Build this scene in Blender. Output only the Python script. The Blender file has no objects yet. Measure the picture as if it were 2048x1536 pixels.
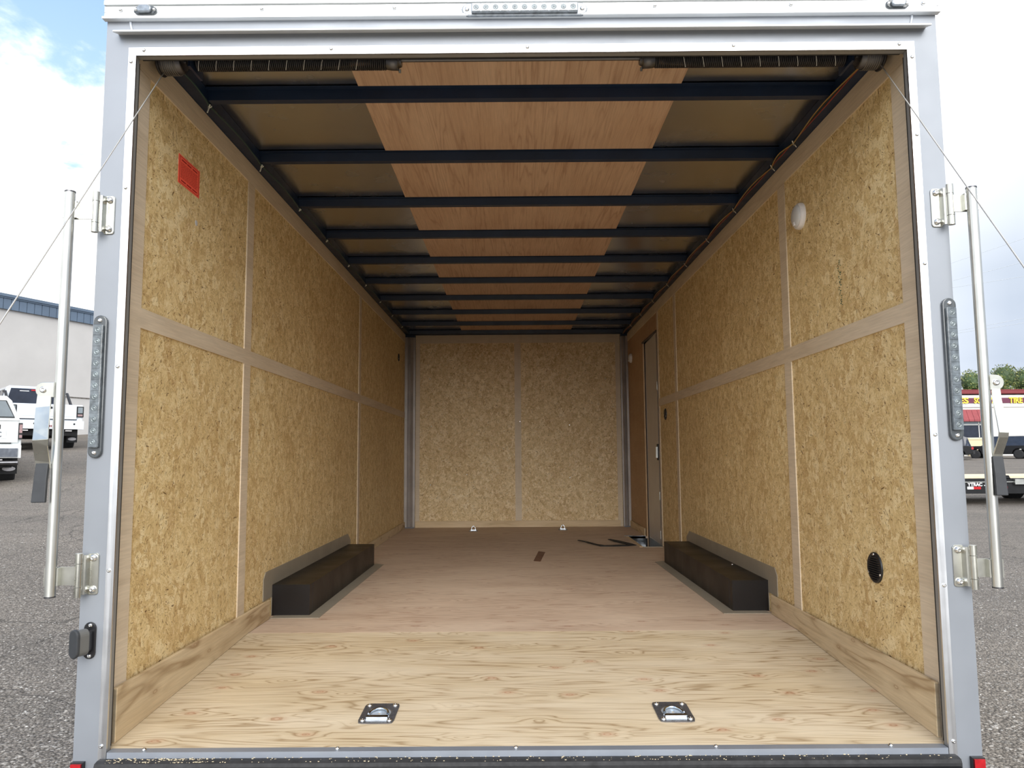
import bpy, bmesh, math, random
from mathutils import Vector, Matrix
random.seed(7)
SC = bpy.context.scene
COL = SC.collection
PI = math.pi

# ------------------------------------------------------------------ camera
F_PX = 1496.58; PITCH = .095464; YAW = -.002482; ROLL = -.006871
CAM = Vector((-.02964, -2.2221, .83734))
def set_camera():
    cp, sp, cy, sy = math.cos(PITCH), math.sin(PITCH), math.cos(YAW), math.sin(YAW)
    f = Vector((sy*cp, cy*cp, sp)); r = Vector((cy, -sy, 0)); u = r.cross(f)
    r2 = r*math.cos(ROLL) + u*math.sin(ROLL); u2 = u*math.cos(ROLL) - r*math.sin(ROLL)
    cd = bpy.data.cameras.new('camera'); co = bpy.data.objects.new('camera', cd); COL.objects.link(co)
    m = Matrix((r2, u2, -f)).transposed().to_4x4(); m.translation = CAM
    co.matrix_world = m; cd.sensor_width = 36; cd.lens = F_PX/2048*36; cd.clip_start = .05; cd.clip_end = 2000
    SC.camera = co
set_camera()

# ------------------------------------------------------------------ node helpers
class NT:
    def __init__(s, tree): s.t = tree; tree.nodes.clear()
    def n(s, typ, ins=None, **kw):
        nd = s.t.nodes.new(typ)
        for k, v in kw.items(): setattr(nd, k, v)
        for k, v in (ins or {}).items():
            sk = nd.inputs[k]
            if isinstance(v, bpy.types.NodeSocket): s.t.links.new(v, sk)
            else: sk.default_value = v
        return nd
    def math(s, op, a, b=0., c=None, clamp=False):
        i = {0: a, 1: b}
        if c is not None: i[2] = c
        return s.n('ShaderNodeMath', i, operation=op, use_clamp=clamp).outputs[0]
    def ramp(s, fac, stops, interp='LINEAR'):
        nd = s.n('ShaderNodeValToRGB', {0: fac}); cr = nd.color_ramp; cr.interpolation = interp
        while len(cr.elements) < len(stops): cr.elements.new(.5)
        for e, (p, c) in zip(cr.elements, stops):
            e.position = p; e.color = (c, c, c, 1) if isinstance(c, (int, float)) else (*c, 1)
        return nd.outputs[0]
    def mix(s, fac, a, b, mode='MIX'):
        nd = s.n('ShaderNodeMix', data_type='RGBA', blend_type=mode)
        for k, v in ((0, fac), (6, a), (7, b)):
            if isinstance(v, bpy.types.NodeSocket): s.t.links.new(v, nd.inputs[k])
            else: nd.inputs[k].default_value = (*v, 1) if isinstance(v, tuple) and len(v) == 3 else v
        return nd.outputs[2]
    def noise(s, vec, scale=1., detail=2., rough=.5, dist=0., out=0):
        return s.n('ShaderNodeTexNoise', {'Vector': vec, 'Scale': scale, 'Detail': detail, 'Roughness': rough, 'Distortion': dist}).outputs[out]
    def pos(s): return s.n('ShaderNodeNewGeometry').outputs['Position']
    def scl(s, vec, v): return s.n('ShaderNodeVectorMath', {0: vec, 1: v}, operation='MULTIPLY').outputs[0]

# ------------------------------------------------------------------ world
EXPOSURE = 0.14
SC.view_settings.view_transform = 'Standard'; SC.view_settings.look = 'None'
SC.view_settings.exposure = EXPOSURE; SC.view_settings.gamma = 1; SC.view_settings.use_curve_mapping = False
def set_world():
    w = bpy.data.worlds.new('sky'); SC.world = w; w.use_nodes = True; N = NT(w.node_tree)
    d = N.n('ShaderNodeTexCoord').outputs['Generated']
    x, y, z = N.n('ShaderNodeSeparateXYZ', {0: d}).outputs
    # project the direction on a cloud layer so that clouds flatten towards the horizon
    zz = N.math('ADD', N.math('MAXIMUM', z, 0.), .16)
    pu = N.math('DIVIDE', x, zz); pv = N.math('DIVIDE', y, zz)
    p = N.n('ShaderNodeCombineXYZ', {0: pu, 1: pv, 2: 3.0}).outputs[0]
    n = N.noise(p, 2.1, 8., .55, .3)
    # more open sky high up on one side, a closed veil elsewhere
    side = N.n('ShaderNodeMapRange', {'Value': x, 'From Min': -.05, 'From Max': -.42, 'To Min': 1., 'To Max': 0.}).outputs[0]
    high = N.n('ShaderNodeMapRange', {'Value': z, 'From Min': .36, 'From Max': .46, 'To Min': .16, 'To Max': -.10}).outputs[0]
    cov = N.math('ADD', N.math('ADD', n, high), N.math('MULTIPLY', side, .35))
    cl = N.ramp(cov, [(.46, 0.), (.56, 1.)], 'EASE')
    blue = N.ramp(z, [(0., (.62, .78, .92)), (.40, (.40, .58, .84)), (.55, (.27, .43, .76)), (1., (.16, .30, .62))])
    veil = N.ramp(z, [(0., (.42, .48, .56)), (.10, (.41, .47, .57)), (.20, (.45, .51, .60)), (.30, (.60, .65, .73)), (.40, (1.0, 1.02, 1.05)), (1., (1.25, 1.25, 1.25))])
    cloud = N.ramp(z, [(0., (1.05, 1.1, 1.15)), (.3, (1.25, 1.25, 1.25)), (1., (1.25, 1.25, 1.25))])
    right = N.n('ShaderNodeMapRange', {'Value': x, 'From Min': .2, 'From Max': .55, 'To Min': 0., 'To Max': 1.}).outputs[0]
    wv = N.noise(p, .7, 4., .5)
    cc = N.mix(right, cloud, N.mix(N.ramp(wv, [(.35, 0.), (.75, .22)]), veil, cloud))
    skyc = N.mix(cl, blue, cc)
    grd = N.mix(N.ramp(N.math('MULTIPLY_ADD', z, 20., .5), [(0., 1.), (1., 0.)]), skyc, (.13, .127, .12))
    bg = N.n('ShaderNodeBackground', {0: grd, 1: 1.35})
    o = N.n('ShaderNodeOutputWorld', {0: bg.outputs[0]})
set_world()
# sun behind thin cloud, high behind the camera
sd = bpy.data.lights.new('sun', 'SUN'); so = bpy.data.objects.new('sun', sd); COL.objects.link(so)
sd.energy = 3.3; sd.angle = math.radians(50); sd.color = (1., .985, .96)
so.rotation_euler = Vector((-.06, .91, -.42)).to_track_quat('-Z', 'Y').to_euler(); so.location = (0, -10, 8)

# ------------------------------------------------------------------ materials
MATS = {}
def base(name):
    m = bpy.data.materials.new(name); m.use_nodes = True; N = NT(m.node_tree)
    b = N.n('ShaderNodeBsdfPrincipled'); N.n('ShaderNodeOutputMaterial', {0: b.outputs[0]})
    MATS[name] = m
    return m, N, b
def L(N, sock, node, key):
    N.t.links.new(sock, node.inputs[key])
def bump(N, b, h, strength, dist):
    bp = N.n('ShaderNodeBump', {'Height': h, 'Strength': strength, 'Distance': dist}); L(N, bp.outputs[0], b, 'Normal')
def plain(name, col, rough=.5, metal=0., var=.08, vs=8., coat=0., spec=.5, bmp=0., bs=60.):
    m, N, b = base(name)
    n = N.noise(N.pos(), vs, 4., .6)
    lo = tuple(max(0, c*(1-var*1.6)) for c in col); hi = tuple(min(1, c*(1+var*1.6)) for c in col)
    L(N, N.ramp(n, [(.25, lo), (.75, hi)]), b, 'Base Color')
    L(N, N.ramp(N.noise(N.pos(), vs*2.3, 3.), [(.3, max(0, rough-.06)), (.7, min(1, rough+.06))]), b, 'Roughness')
    b.inputs['Metallic'].default_value = metal; b.inputs['Coat Weight'].default_value = coat
    b.inputs['Specular IOR Level'].default_value = spec
    if bmp: bump(N, b, N.noise(N.pos(), bs, 3.), bmp, .002)
    return m
def uv2(N, ax):
    """(u, v) in the plane of the board: ax 'x' side wall (y, z), 'y' end wall (x, z), 'z' floor (x, y), 'w' ceiling (y, x)"""
    x, y, z = N.n('ShaderNodeSeparateXYZ', {0: N.pos()}).outputs
    a, b_, k = {'x': (y, z, x), 'y': (x, z, y), 'z': (x, y, z), 'w': (y, x, z)}[ax]
    return a, b_, N.math('MULTIPLY', k, 3.)
def osb(name, ax, tone=(1., 1., 1.)):
    m, N, b = base(name); u, v, k = uv2(N, ax)
    P = N.n('ShaderNodeCombineXYZ', {0: u, 1: v, 2: 0.}).outputs[0]
    def chips(sx, sy, gx, gy, off, spread):
        q = N.n('ShaderNodeVectorMath', {0: N.scl(P, (sx, sy, 1.)), 1: (off, off*1.7, k if False else off)}, operation='ADD').outputs[0]
        wq = N.n('ShaderNodeVectorMath', {0: q, 1: N.scl(N.noise(P, 26., 2., out=1), (.9, .9, 0.))}, operation='ADD').outputs[0]
        vo = N.n('ShaderNodeTexVoronoi', {'Vector': wq, 'Scale': 1., 'Randomness': 1.}, voronoi_dimensions='2D', distance='CHEBYCHEV')
        r, g, bb = N.n('ShaderNodeSeparateColor', {0: vo.outputs['Color']}).outputs
        ang = N.math('MULTIPLY', N.math('SUBTRACT', r, .5), spread)
        rot = N.n('ShaderNodeVectorRotate', {'Vector': P, 'Angle': ang}, rotation_type='Z_AXIS').outputs[0]
        st = N.noise(N.scl(N.n('ShaderNodeVectorMath', {0: rot, 1: N.scl(vo.outputs['Color'], (5., 5., 0.))}, operation='ADD').outputs[0], (gx, gy, 1.)), 1., 3., .6)
        return r, g, bb, st
    r1, g1, b1, s1 = chips(15., 11., 110., 20., 3.1, 4.6)
    r2, g2, b2, s2 = chips(30., 24., 130., 26., 9.7, 6.0)
    r3, g3, b3, s3 = chips(58., 48., 190., 40., 17.3, 6.28)
    pal = [(0., (.61, .43, .195)), (.35, (.72, .545, .265)), (.7, (.775, .60, .305)), (1., (.87, .72, .42))]
    c = N.mix(N.ramp(b2, [(.50, 0.), (.54, 1.)]), N.ramp(g1, pal), N.ramp(g2, pal))
    c = N.mix(N.ramp(b3, [(.60, 0.), (.65, 1.)]), c, N.ramp(g3, pal))
    s = N.math('ADD', N.math('MULTIPLY', s1, .34), N.math('ADD', N.math('MULTIPLY', s2, .33), N.math('MULTIPLY', s3, .33)))
    c = N.mix(N.ramp(s, [(.39, .7), (.46, .0)]), c, (.30, .175, .065))
    c = N.mix(N.ramp(s, [(.54, .0), (.60, .65)]), c, (.90, .75, .48))
    def ridge(n, at, w): return N.ramp(N.math('ABSOLUTE', N.math('SUBTRACT', n, at)), [(0., 1.), (w*.5, .8), (w, 0.)])
    mk = N.noise(P, 17., 2.); mk2 = N.noise(N.scl(P, (1., 1., 1.)), 31., 2., .5, 0.)
    e1 = N.math('MULTIPLY', ridge(s1, .47, .016), N.ramp(mk, [(.50, 0.), (.56, 1.)]))
    e2 = N.math('MULTIPLY', ridge(s2, .46, .020), N.ramp(mk2, [(.46, 0.), (.54, .9)]))
    c = N.mix(N.math('MULTIPLY', N.math('MAXIMUM', e1, e2), .62), c, (.20, .105, .035))
    e3 = N.math('MULTIPLY', ridge(s2, .55, .022), N.ramp(mk, [(.44, 1.), (.5, 0.)]))
    c = N.mix(N.math('MULTIPLY', e3, .7), c, (.95, .82, .56))
    dk = N.math('MULTIPLY', N.ramp(s1, [(.335, 1.), (.355, 0.)]), N.ramp(r1, [(.45, 0.), (.5, 1.)]))
    dk2 = N.math('MULTIPLY', N.ramp(s3, [(.35, 1.), (.38, 0.)]), N.ramp(g3, [(.35, 0.), (.4, 1.)]))
    c = N.mix(N.math('MULTIPLY', N.math('MAXIMUM', dk, dk2), .85), c, (.10, .045, .015))
    big = N.noise(P, 1.6, 3.)
    c = N.mix(.8, c, N.ramp(big, [(.3, (.88, .84, .80)), (.7, (1., 1., 1.))]), 'MULTIPLY')
    c = N.mix(1., c, tone, 'MULTIPLY')
    L(N, c, b, 'Base Color'); b.inputs['Roughness'].default_value = .62; b.inputs['Specular IOR Level'].default_value = .3
    bump(N, b, s, .35, .002)
    return m
def plywood(name, ax, light, mid, line, lines=13., su=.9, sv=6.5, knots=True, ls=.55, red=(.72, .42, .26), rough=.6, kn=(1.5, 3.4), kamp=.14, warp=.35):
    m, N, b = base(name); u, v, k = uv2(N, ax)
    P = N.n('ShaderNodeCombineXYZ', {0: u, 1: v, 2: k}).outputs[0]
    vo = N.n('ShaderNodeTexVoronoi', {'Vector': N.scl(P, (*kn, 1.)), 'Scale': 1., 'Randomness': .9}, voronoi_dimensions='2D')
    d = vo.outputs['Distance']
    near = N.ramp(d, [(0., 1.), (.10, .45), (.26, 0.)])
    n = N.noise(N.scl(P, (su, sv, 1.)), 1., 3., .45, warp)
    n2 = N.math('MULTIPLY_ADD', near, kamp if knots else .04, n)
    fr = N.math('FRACT', N.math('MULTIPLY', n2, lines))
    ln = N.ramp(fr, [(0., 1.), (.10, .5), (.35, .05), (.80, .15), (.95, .8), (1., 1.)])
    vis = N.ramp(N.noise(N.scl(P, (1.6, 5., 1.)), 1.3, 2.), [(.36, .25), (.58, 1.)])
    fine = N.noise(N.scl(P, (9., 170., 1.)), 1., 3., .6)
    c = N.mix(N.ramp(N.noise(N.scl(P, (1.1, 4.5, 1.)), 1.5, 3.), [(.35, 0.), (.68, 1.)]), light, mid)
    c = N.mix(N.math('MULTIPLY', N.math('MULTIPLY', ln, vis), ls), c, line)
    c = N.mix(.45, c, N.ramp(fine, [(.3, .72), (.7, 1.1)]), 'MULTIPLY')
    if knots:
        kr, kg, kb = N.n('ShaderNodeSeparateColor', {0: vo.outputs['Color']}).outputs
        has = N.ramp(kr, [(.40, 0.), (.42, 1.)], 'CONSTANT')
        ring = N.ramp(d, [(.0, .3), (.022, .4), (.032, 1.), (.042, .45), (.07, .25), (.14, 0.)])
        c = N.mix(N.math('MULTIPLY', N.math('MULTIPLY', ring, has), .75), c, red)
    L(N, c, b, 'Base Color'); b.inputs['Roughness'].default_value = rough; b.inputs['Specular IOR Level'].default_value = .35
    bump(N, b, fine, .12, .001)
    return m
def galv(name, col, rough=.3, streak=(2., 2., 40.)):
    m, N, b = base(name)
    n = N.noise(N.scl(N.pos(), streak), 1., 4., .6); n2 = N.noise(N.pos(), 14., 3.)
    c = N.mix(N.ramp(n2, [(.3, 0.), (.7, 1.)]), tuple(x*.86 for x in col), col)
    c = N.mix(.4, c, N.ramp(n, [(.3, .75), (.7, 1.1)]), 'MULTIPLY')
    L(N, c, b, 'Base Color'); b.inputs['Metallic'].default_value = 1.
    L(N, N.ramp(n, [(.3, rough-.08), (.7, rough+.1)]), b, 'Roughness')
    return m

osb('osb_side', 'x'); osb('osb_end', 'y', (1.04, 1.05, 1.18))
plywood('ply_rear', 'z', (.66, .555, .40), (.59, .475, .31), (.30, .20, .10), 15., .8, 9., True, .85, (.36, .13, .06), kn=(3.2, 5.5))
plywood('ply_floor', 'z', (.67, .53, .405), (.60, .455, .34), (.33, .20, .135), 14., 1.1, 14., True, .7, (.30, .13, .08), kn=(2.6, 6.))
plywood('ply_base', 'x', (.68, .55, .36), (.61, .47, .29), (.30, .19, .09), 7., .75, 4.5, True, .8, (.26, .14, .06), kn=(2.6, 7.), kamp=.05, warp=1.1)
plywood('ply_base_end', 'y', (.74, .58, .38), (.66, .5, .3), (.45, .3, .15), 6., .8, 8., True, .5, (.34, .20, .09))
plywood('ply_ceiling', 'w', (.61, .425, .295), (.54, .36, .24), (.34, .20, .125), 9., .6, 14., False, .6)
plywood('batten_x', 'x', (.70, .59, .445), (.64, .53, .39), (.42, .31, .20), 6., .6, 5., False, .25)
plywood('batten_v', 'y', (.70, .59, .445), (.64, .53, .39), (.46, .34, .22), 5., 6., .5, False, .2)
plywood('panel_brown', 'x', (.52, .34, .19), (.46, .29, .16), (.34, .2, .1), 9., 5., 1., False, .3)
plain('paint_silver', (.262, .282, .312), .42, .35, .03, 3.)
galv('aluminium', (.80, .82, .85), .30, (3., 3., 60.))
galv('aluminium_v', (.80, .82, .85), .34, (50., 50., 1.2))
plain('aluminium_roof', (.80, .82, .83), .38, .25, .04, 4.)
galv('galvanised', (.60, .61, .58), .34, (30., 30., 3.))
galv('zinc_tube', (.66, .665, .63), .36, (60., 60., 1.5))
galv('zinc_plate', (.66, .66, .60), .30, (6., 6., 6.))
galv('screw', (.75, .75, .74), .25, (40., 40., 40.))
plain('roof_skin', (.56, .585, .63), .24, 1., .01, 2.)
plain('corner_metal', (.34, .31, .29), .35, .35, .1, 6.)
plain('door_paint', (.60, .56, .51), .4, .1, .04, 3.)
galv('door_metal', (.52, .49, .45), .42, (8., 8., 1.5))
galv('bright_zinc', (.72, .80, .88), .16, (30., 30., 30.))
plain('dish_zinc', (.52, .58, .64), .32, .45, .15, 30.)
plain('plate_steel', (.15, .15, .16), .28, .6, .2, 20.)
galv('dark_steel', (.14, .14, .15), .35, (20., 20., 20.))
plain('navy_steel', (.006, .017, .046), .42, 0., .2, 5., spec=.45)
plain('black_steel', (.006, .0065, .008), .48, 0., .2, 5., spec=.3)
plain('box_black', (.0075, .0055, .005), .40, 0., .2, 2., spec=.3)
plain('rubber', (.018, .018, .019), .7, 0., .3, 30., bmp=.3)
plain('flange_grey', (.27, .27, .265), .45, .3, .05, 4.)
plain('sill_grey', (.30, .33, .38), .42, .5, .08, 4.)
plain('drum_cable', (.22, .21, .20), .4, .5)
plain('seal_brown', (.10, .085, .075), .6, 0., .2, 10.)
plain('spring_steel', (.035, .034, .038), .42, .5, .3, 50.)
plain('chalk', (.75, .75, .72), .8)
plain('grip_black', (.028, .031, .035), .55, 0., .1, 20.)
plain('plastic_black', (.012, .012, .014), .35, 0., .1, 20.)
plain('knob_grey', (.10, .10, .095), .5)
plain('lens_smoke', (.12, .14, .155), .16, 0., .45, 45., coat=.5)
plain('lens_rim', (.06, .068, .074), .22, 0., .2, 30., coat=.5)
plain('lens_clear', (.25, .28, .31), .18, .2, .25, 60., coat=.6)
plain('led', (.16, .19, .20), .25, .2, .3, 60., coat=.4)
plain('lamp_white', (.80, .78, .78), .3, 0., .02, 5., coat=.3)
plain('lamp_diffuser', (.62, .64, .66), .2, 0., .03, 5., coat=.5)
plain('red_lens', (.42, .01, .015), .2, 0., .15, 60., coat=.7)
plain('sticker_red', (1., .13, .075), .45, 0., .02, 5.)
plain('print_dark', (.36, .01, .01), .6)
plain('stamp_green', (.02, .09, .05), .8)
plain('flashing', (.33, .29, .225), .5, .2, .06, 3.)
plain('tape_brown', (.16, .075, .045), .6)
plain('cable_steel', (.50, .49, .46), .4, .6)
plain('wire_red', (.25, .035, .02), .4); plain('wire_yellow', (.32, .20, .06), .4); plain('wire_black', (.02, .03, .03), .4); plain('wire_green', (.02, .06, .05), .4)
plain('tie_white', (.72, .74, .66), .5)
plain('caulk', (.50, .53, .58), .5)
plain('chip_wood', (.72, .60, .40), .8)
plain('body_white', (.66, .70, .74), .22, 0., .02, 2., coat=.8)
plain('body_white_warm', (.72, .75, .75), .25, 0., .02, 2., coat=.8)
plain('glass_dark', (.018, .022, .035), .08, 0., .2, 3., spec=.6)
plain('glass_grey', (.20, .23, .25), .1, 0., .08, 3., spec=.6)
plain('trim_black', (.012, .012, .013), .5)
plain('under_black', (.006, .006, .007), .8)
plain('tyre', (.012, .012, .013), .8)
plain('rim_metal', (.35, .36, .37), .3, .8)
plain('chrome', (.75, .75, .76), .12, 1.)
plain('tail_lens', (.30, .20, .20), .15, 0., .3, 20., coat=.6)
plain('plate_white', (.7, .68, .7), .5)
plain('warehouse_wall', (.54, .53, .52), .8, 0., .05, .5, bmp=.3, bs=8.)
plain('fascia_blue', (.13, .18, .25), .45, .2, .08, 1.)
plain('shop_white', (.58, .57, .55), .7, 0., .04, .3)
plain('shop_cream', (.62, .53, .34), .7, 0., .06, .6)
plain('maroon', (.16, .012, .018), .5); plain('sign_maroon', (.12, .02, .05), .5)
plain('awning_red', (.26, .045, .052), .6, 0., .1, 2.)
plain('sign_yellow', (.95, .70, .06), .5)
plain('leaf_a', (.13, .17, .045), .6, 0., .5, .8); plain('leaf_b', (.05, .085, .03), .6, 0., .4, .8); plain('leaf_c', (.27, .28, .09), .6, 0., .3, .8)
plain('bark', (.08, .06, .045), .9)
plain('deck_wood', (.66, .55, .38), .7, 0., .1, 3.)
plain('letter_white', (.8, .8, .8), .5)
plain('power_wire', (.42, .46, .50), .5)
plain('stone_grey', (.25, .235, .215), .9, 0., .5, 25.)
plain('stone_pale', (.42, .41, .39), .9, 0., .3, 40.)
def asphalt():
    m, N, b = base('asphalt'); P = N.pos()
    v1 = N.n('ShaderNodeTexVoronoi', {'Vector': P, 'Scale': 62., 'Randomness': 1.})
    r, g, bb = N.n('ShaderNodeSeparateColor', {0: v1.outputs['Color']}).outputs
    v2 = N.n('ShaderNodeTexVoronoi', {'Vector': P, 'Scale': 150., 'Randomness': 1.})
    r2, g2, b2 = N.n('ShaderNodeSeparateColor', {0: v2.outputs['Color']}).outputs
    c = N.ramp(r, [(0., (.11, .10, .09)), (.5, (.235, .215, .192)), (.85, (.34, .313, .28)), (1., (.48, .45, .41))])
    c = N.mix(.45, c, N.ramp(r2, [(0., (.085, .078, .07)), (.6, (.225, .207, .187)), (1., (.42, .39, .35))]))
    c = N.mix(N.ramp(v1.outputs['Distance'], [(.35, 0.), (.8, .55)]), c, (.05, .048, .045))
    big = N.noise(N.scl(P, (.35, .9, 1.)), 1., 4., .55)
    c = N.mix(.75, c, N.ramp(big, [(.3, (.90, .87, .84)), (.7, (1.30, 1.24, 1.17))]), 'MULTIPLY')
    cr = N.n('ShaderNodeTexVoronoi', {'Vector': N.n('ShaderNodeVectorMath', {0: P, 1: N.scl(N.noise(P, 2., 4., out=1), (.8, .8, 0.))}, operation='ADD').outputs[0], 'Scale': .55}, feature='DISTANCE_TO_EDGE')
    c = N.mix(N.ramp(cr.outputs['Distance'], [(.0, .55), (.012, 0.)]), c, (.04, .038, .036))
    L(N, c, b, 'Base Color'); b.inputs['Roughness'].default_value = .9; b.inputs['Specular IOR Level'].default_value = .25
    bump(N, b, N.math('ADD', N.math('MULTIPLY', v1.outputs['Distance'], -1.), N.noise(P, 30., 4.)), 1., .022)
asphalt()

# ------------------------------------------------------------------ mesh helpers
ORG = {}
def BM(): return bmesh.new()
def box(bm, x0, x1, y0, y1, z0, z1):
    vs = [bm.verts.new((x, y, z)) for z in (z0, z1) for y in (y0, y1) for x in (x0, x1)]
    for f in ((0, 2, 3, 1), (4, 5, 7, 6), (0, 1, 5, 4), (2, 6, 7, 3), (0, 4, 6, 2), (1, 3, 7, 5)):
        bm.faces.new([vs[i] for i in f])
    return bm
def bevel(bm, w, seg=2):
    es = [e for e in bm.edges if len(e.link_faces) == 2 and e.calc_face_angle(0) > .5]
    bmesh.ops.bevel(bm, geom=es, offset=w, segments=seg, profile=.5, affect='EDGES', clamp_overlap=True)
    return bm
def bbox(x0, x1, y0, y1, z0, z1, w=.002, seg=2): return bevel(box(BM(), x0, x1, y0, y1, z0, z1), w, seg)
def prism(bm, pts, ax, a, b):
    """polygon pts in the plane across axis ax (0: (y,z), 1: (x,z), 2: (x,y)), extruded from a to b"""
    def P(p, t): return {0: (t, p[0], p[1]), 1: (p[0], t, p[1]), 2: (p[0], p[1], t)}[ax]
    A = [bm.verts.new(P(p, a)) for p in pts]; B = [bm.verts.new(P(p, b)) for p in pts]; n = len(pts)
    fs = [bm.faces.new(A), bm.faces.new(B[::-1])]
    for i in range(n): fs.append(bm.faces.new((A[i], B[i], B[(i+1) % n], A[(i+1) % n])))
    bmesh.ops.recalc_face_normals(bm, faces=fs)
    return bm
def tube(bm, pts, r, n=8, cap=True):
    pts = [Vector(p) for p in pts]; rings = []
    up = Vector((0, 0, 1)); t0 = (pts[1]-pts[0]).normalized()
    if abs(t0.dot(up)) > .9: up = Vector((0, 1, 0))
    s = t0.cross(up).normalized()
    for i, p in enumerate(pts):
        t = (pts[min(i+1, len(pts)-1)] - pts[max(i-1, 0)]).normalized()
        s = (s - t*s.dot(t)).normalized(); q = t.cross(s)
        rr = r[i] if isinstance(r, (list, tuple)) else r
        rings.append([bm.verts.new(p + (s*math.cos(2*PI*k/n) + q*math.sin(2*PI*k/n))*rr) for k in range(n)])
    for A, B in zip(rings, rings[1:]):
        for k in range(n):
            f = bm.faces.new((A[k], A[(k+1) % n], B[(k+1) % n], B[k])); f.smooth = True
    if cap:
        for f in (bm.faces.new(rings[0][::-1]), bm.faces.new(rings[-1])):
            for e in f.edges: e.smooth = False
    return bm
def lathe(bm, prof, c, axis, n=20):
    """prof: (distance along axis, radius); turned about axis (unit vector) at c"""
    c = Vector(c); a = Vector(axis).normalized(); s = a.orthogonal().normalized(); q = a.cross(s); R = []
    for h, r in prof:
        R.append([bm.verts.new(c + a*h + (s*math.cos(2*PI*k/n) + q*math.sin(2*PI*k/n))*max(r, 1e-5)) for k in range(n)])
    for A, B in zip(R, R[1:]):
        for k in range(n):
            f = bm.faces.new((A[k], A[(k+1) % n], B[(k+1) % n], B[k])); f.smooth = True
    for f in (bm.faces.new(R[0][::-1]), bm.faces.new(R[-1])):
        for e in f.edges: e.smooth = False
    for e in bm.edges:
        if len(e.link_faces) == 2 and e.calc_face_angle(0) > .7: e.smooth = False
    return bm
def ribbon(bm, pts, w, nrm, th):
    """flat bar following pts, width w across, thickness th along nrm side"""
    pts = [Vector(p) for p in pts]; nrm = Vector(nrm).normalized(); R = []
    for i, p in enumerate(pts):
        t = (pts[min(i+1, len(pts)-1)] - pts[max(i-1, 0)]).normalized(); s = t.cross(nrm).normalized(); u = s.cross(t).normalized()
        ww = w[i] if isinstance(w, (list, tuple)) else w
        R.append([bm.verts.new(p + s*a*ww/2 + u*b*th/2) for a, b in ((-1, -1), (1, -1), (1, 1), (-1, 1))])
    for A, B in zip(R, R[1:]):
        for k in range(4): bm.faces.new((A[k], A[(k+1) % 4], B[(k+1) % 4], B[k]))
    bm.faces.new(R[0][::-1]); bm.faces.new(R[-1])
    bmesh.ops.recalc_face_normals(bm, faces=bm.faces)
    return bm
def stadium(cx, cz, hw, hz, n=10):
    """rounded slot outline, long along the larger half size"""
    pts = []; r = min(hw, hz)
    if hz > hw:
        for k in range(n+1): a = PI*k/n; pts.append((cx + r*math.cos(a), cz + hz - r + r*math.sin(a)))
        for k in range(n+1): a = PI + PI*k/n; pts.append((cx + r*math.cos(a), cz - hz + r + r*math.sin(a)))
    else:
        for k in range(n+1): a = -PI/2 + PI*k/n; pts.append((cx + hw - r + r*math.cos(a), cz + r*math.sin(a)))
        for k in range(n+1): a = PI/2 + PI*k/n; pts.append((cx - hw + r + r*math.cos(a), cz + r*math.sin(a)))
    return pts
def rrect(cx, cz, hw, hz, r, n=4):
    pts = []
    for sx, sz, a0 in ((1, 1, 0), (-1, 1, PI/2), (-1, -1, PI), (1, -1, 1.5*PI)):
        for k in range(n+1):
            a = a0 + PI/2*k/n; pts.append((cx + sx*(hw-r) + r*math.cos(a), cz + sz*(hz-r) + r*math.sin(a)))
    return pts
def link(name, data, parent=None, org=None):
    o = bpy.data.objects.new(name, data); COL.objects.link(o)
    if parent: o.parent = parent
    return o
def obj(name, bm, mat, parent=None, label=None, kind=None, smooth=False):
    org = ORG.get(parent.name, Vector()) if parent else Vector()
    if org.length: bmesh.ops.translate(bm, vec=-org, verts=bm.verts)
    me = bpy.data.meshes.new(name); bm.to_mesh(me); bm.free()
    if smooth:
        for p in me.polygons: p.use_smooth = True
    me.materials.append(MATS[mat] if isinstance(mat, str) else mat)
    o = link(name, me, parent)
    if parent: ORG[o.name] = org
    if label: o['label'] = label
    if kind: o['kind'] = kind
    return o
def thing(name, label, cat, loc=(0, 0, 0), rotz=0, group=None, local=False):
    o = link(name, None); o.empty_display_size = .05; o.location = loc; o.rotation_euler = (0, 0, rotz)
    o['label'] = label; o['category'] = cat
    if group: o['group'] = group
    ORG[o.name] = Vector() if local else Vector(loc)
    return o
def tag(o, label, cat, group=None):
    o['label'] = label; o['category'] = cat
    if group: o['group'] = group
    return o
def struct(name, bm, mat):
    o = obj(name, bm, mat); o['kind'] = 'structure'; return o
def text_mesh(name, s, mat, parent, width, height, place, depth=.02, bold=0.):
    """text in local x-z plane, scaled to width x height, moved by matrix place"""
    cu = bpy.data.curves.new(name, 'FONT'); cu.body = s; cu.extrude = .5; cu.resolution_u = 3; cu.offset = bold
    to = bpy.data.objects.new(name, cu); COL.objects.link(to)
    dg = bpy.context.evaluated_depsgraph_get(); me = bpy.data.meshes.new_from_object(to.evaluated_get(dg))
    bpy.data.objects.remove(to)
    xs = [v.co.x for v in me.vertices]; ys = [v.co.y for v in me.vertices]
    x0, y0 = min(xs), min(ys); sx = width/(max(xs)-x0); sy = height/(max(ys)-y0)
    for v in me.vertices:
        x, y, z = v.co; v.co = place @ Vector(((x-x0)*sx, -z*depth, (y-y0)*sy))
    me.materials.clear(); me.materials.append(MATS[mat])
    o = link(name, me, parent); return o
def screw(bm, c, ax, r=.006, h=.004):
    lathe(bm, [(0, r), (h*.5, r*.95), (h*.85, r*.6), (h, r*.35), (h*.7, r*.25)], c, ax, 10); return bm
SHARED = {}
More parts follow.
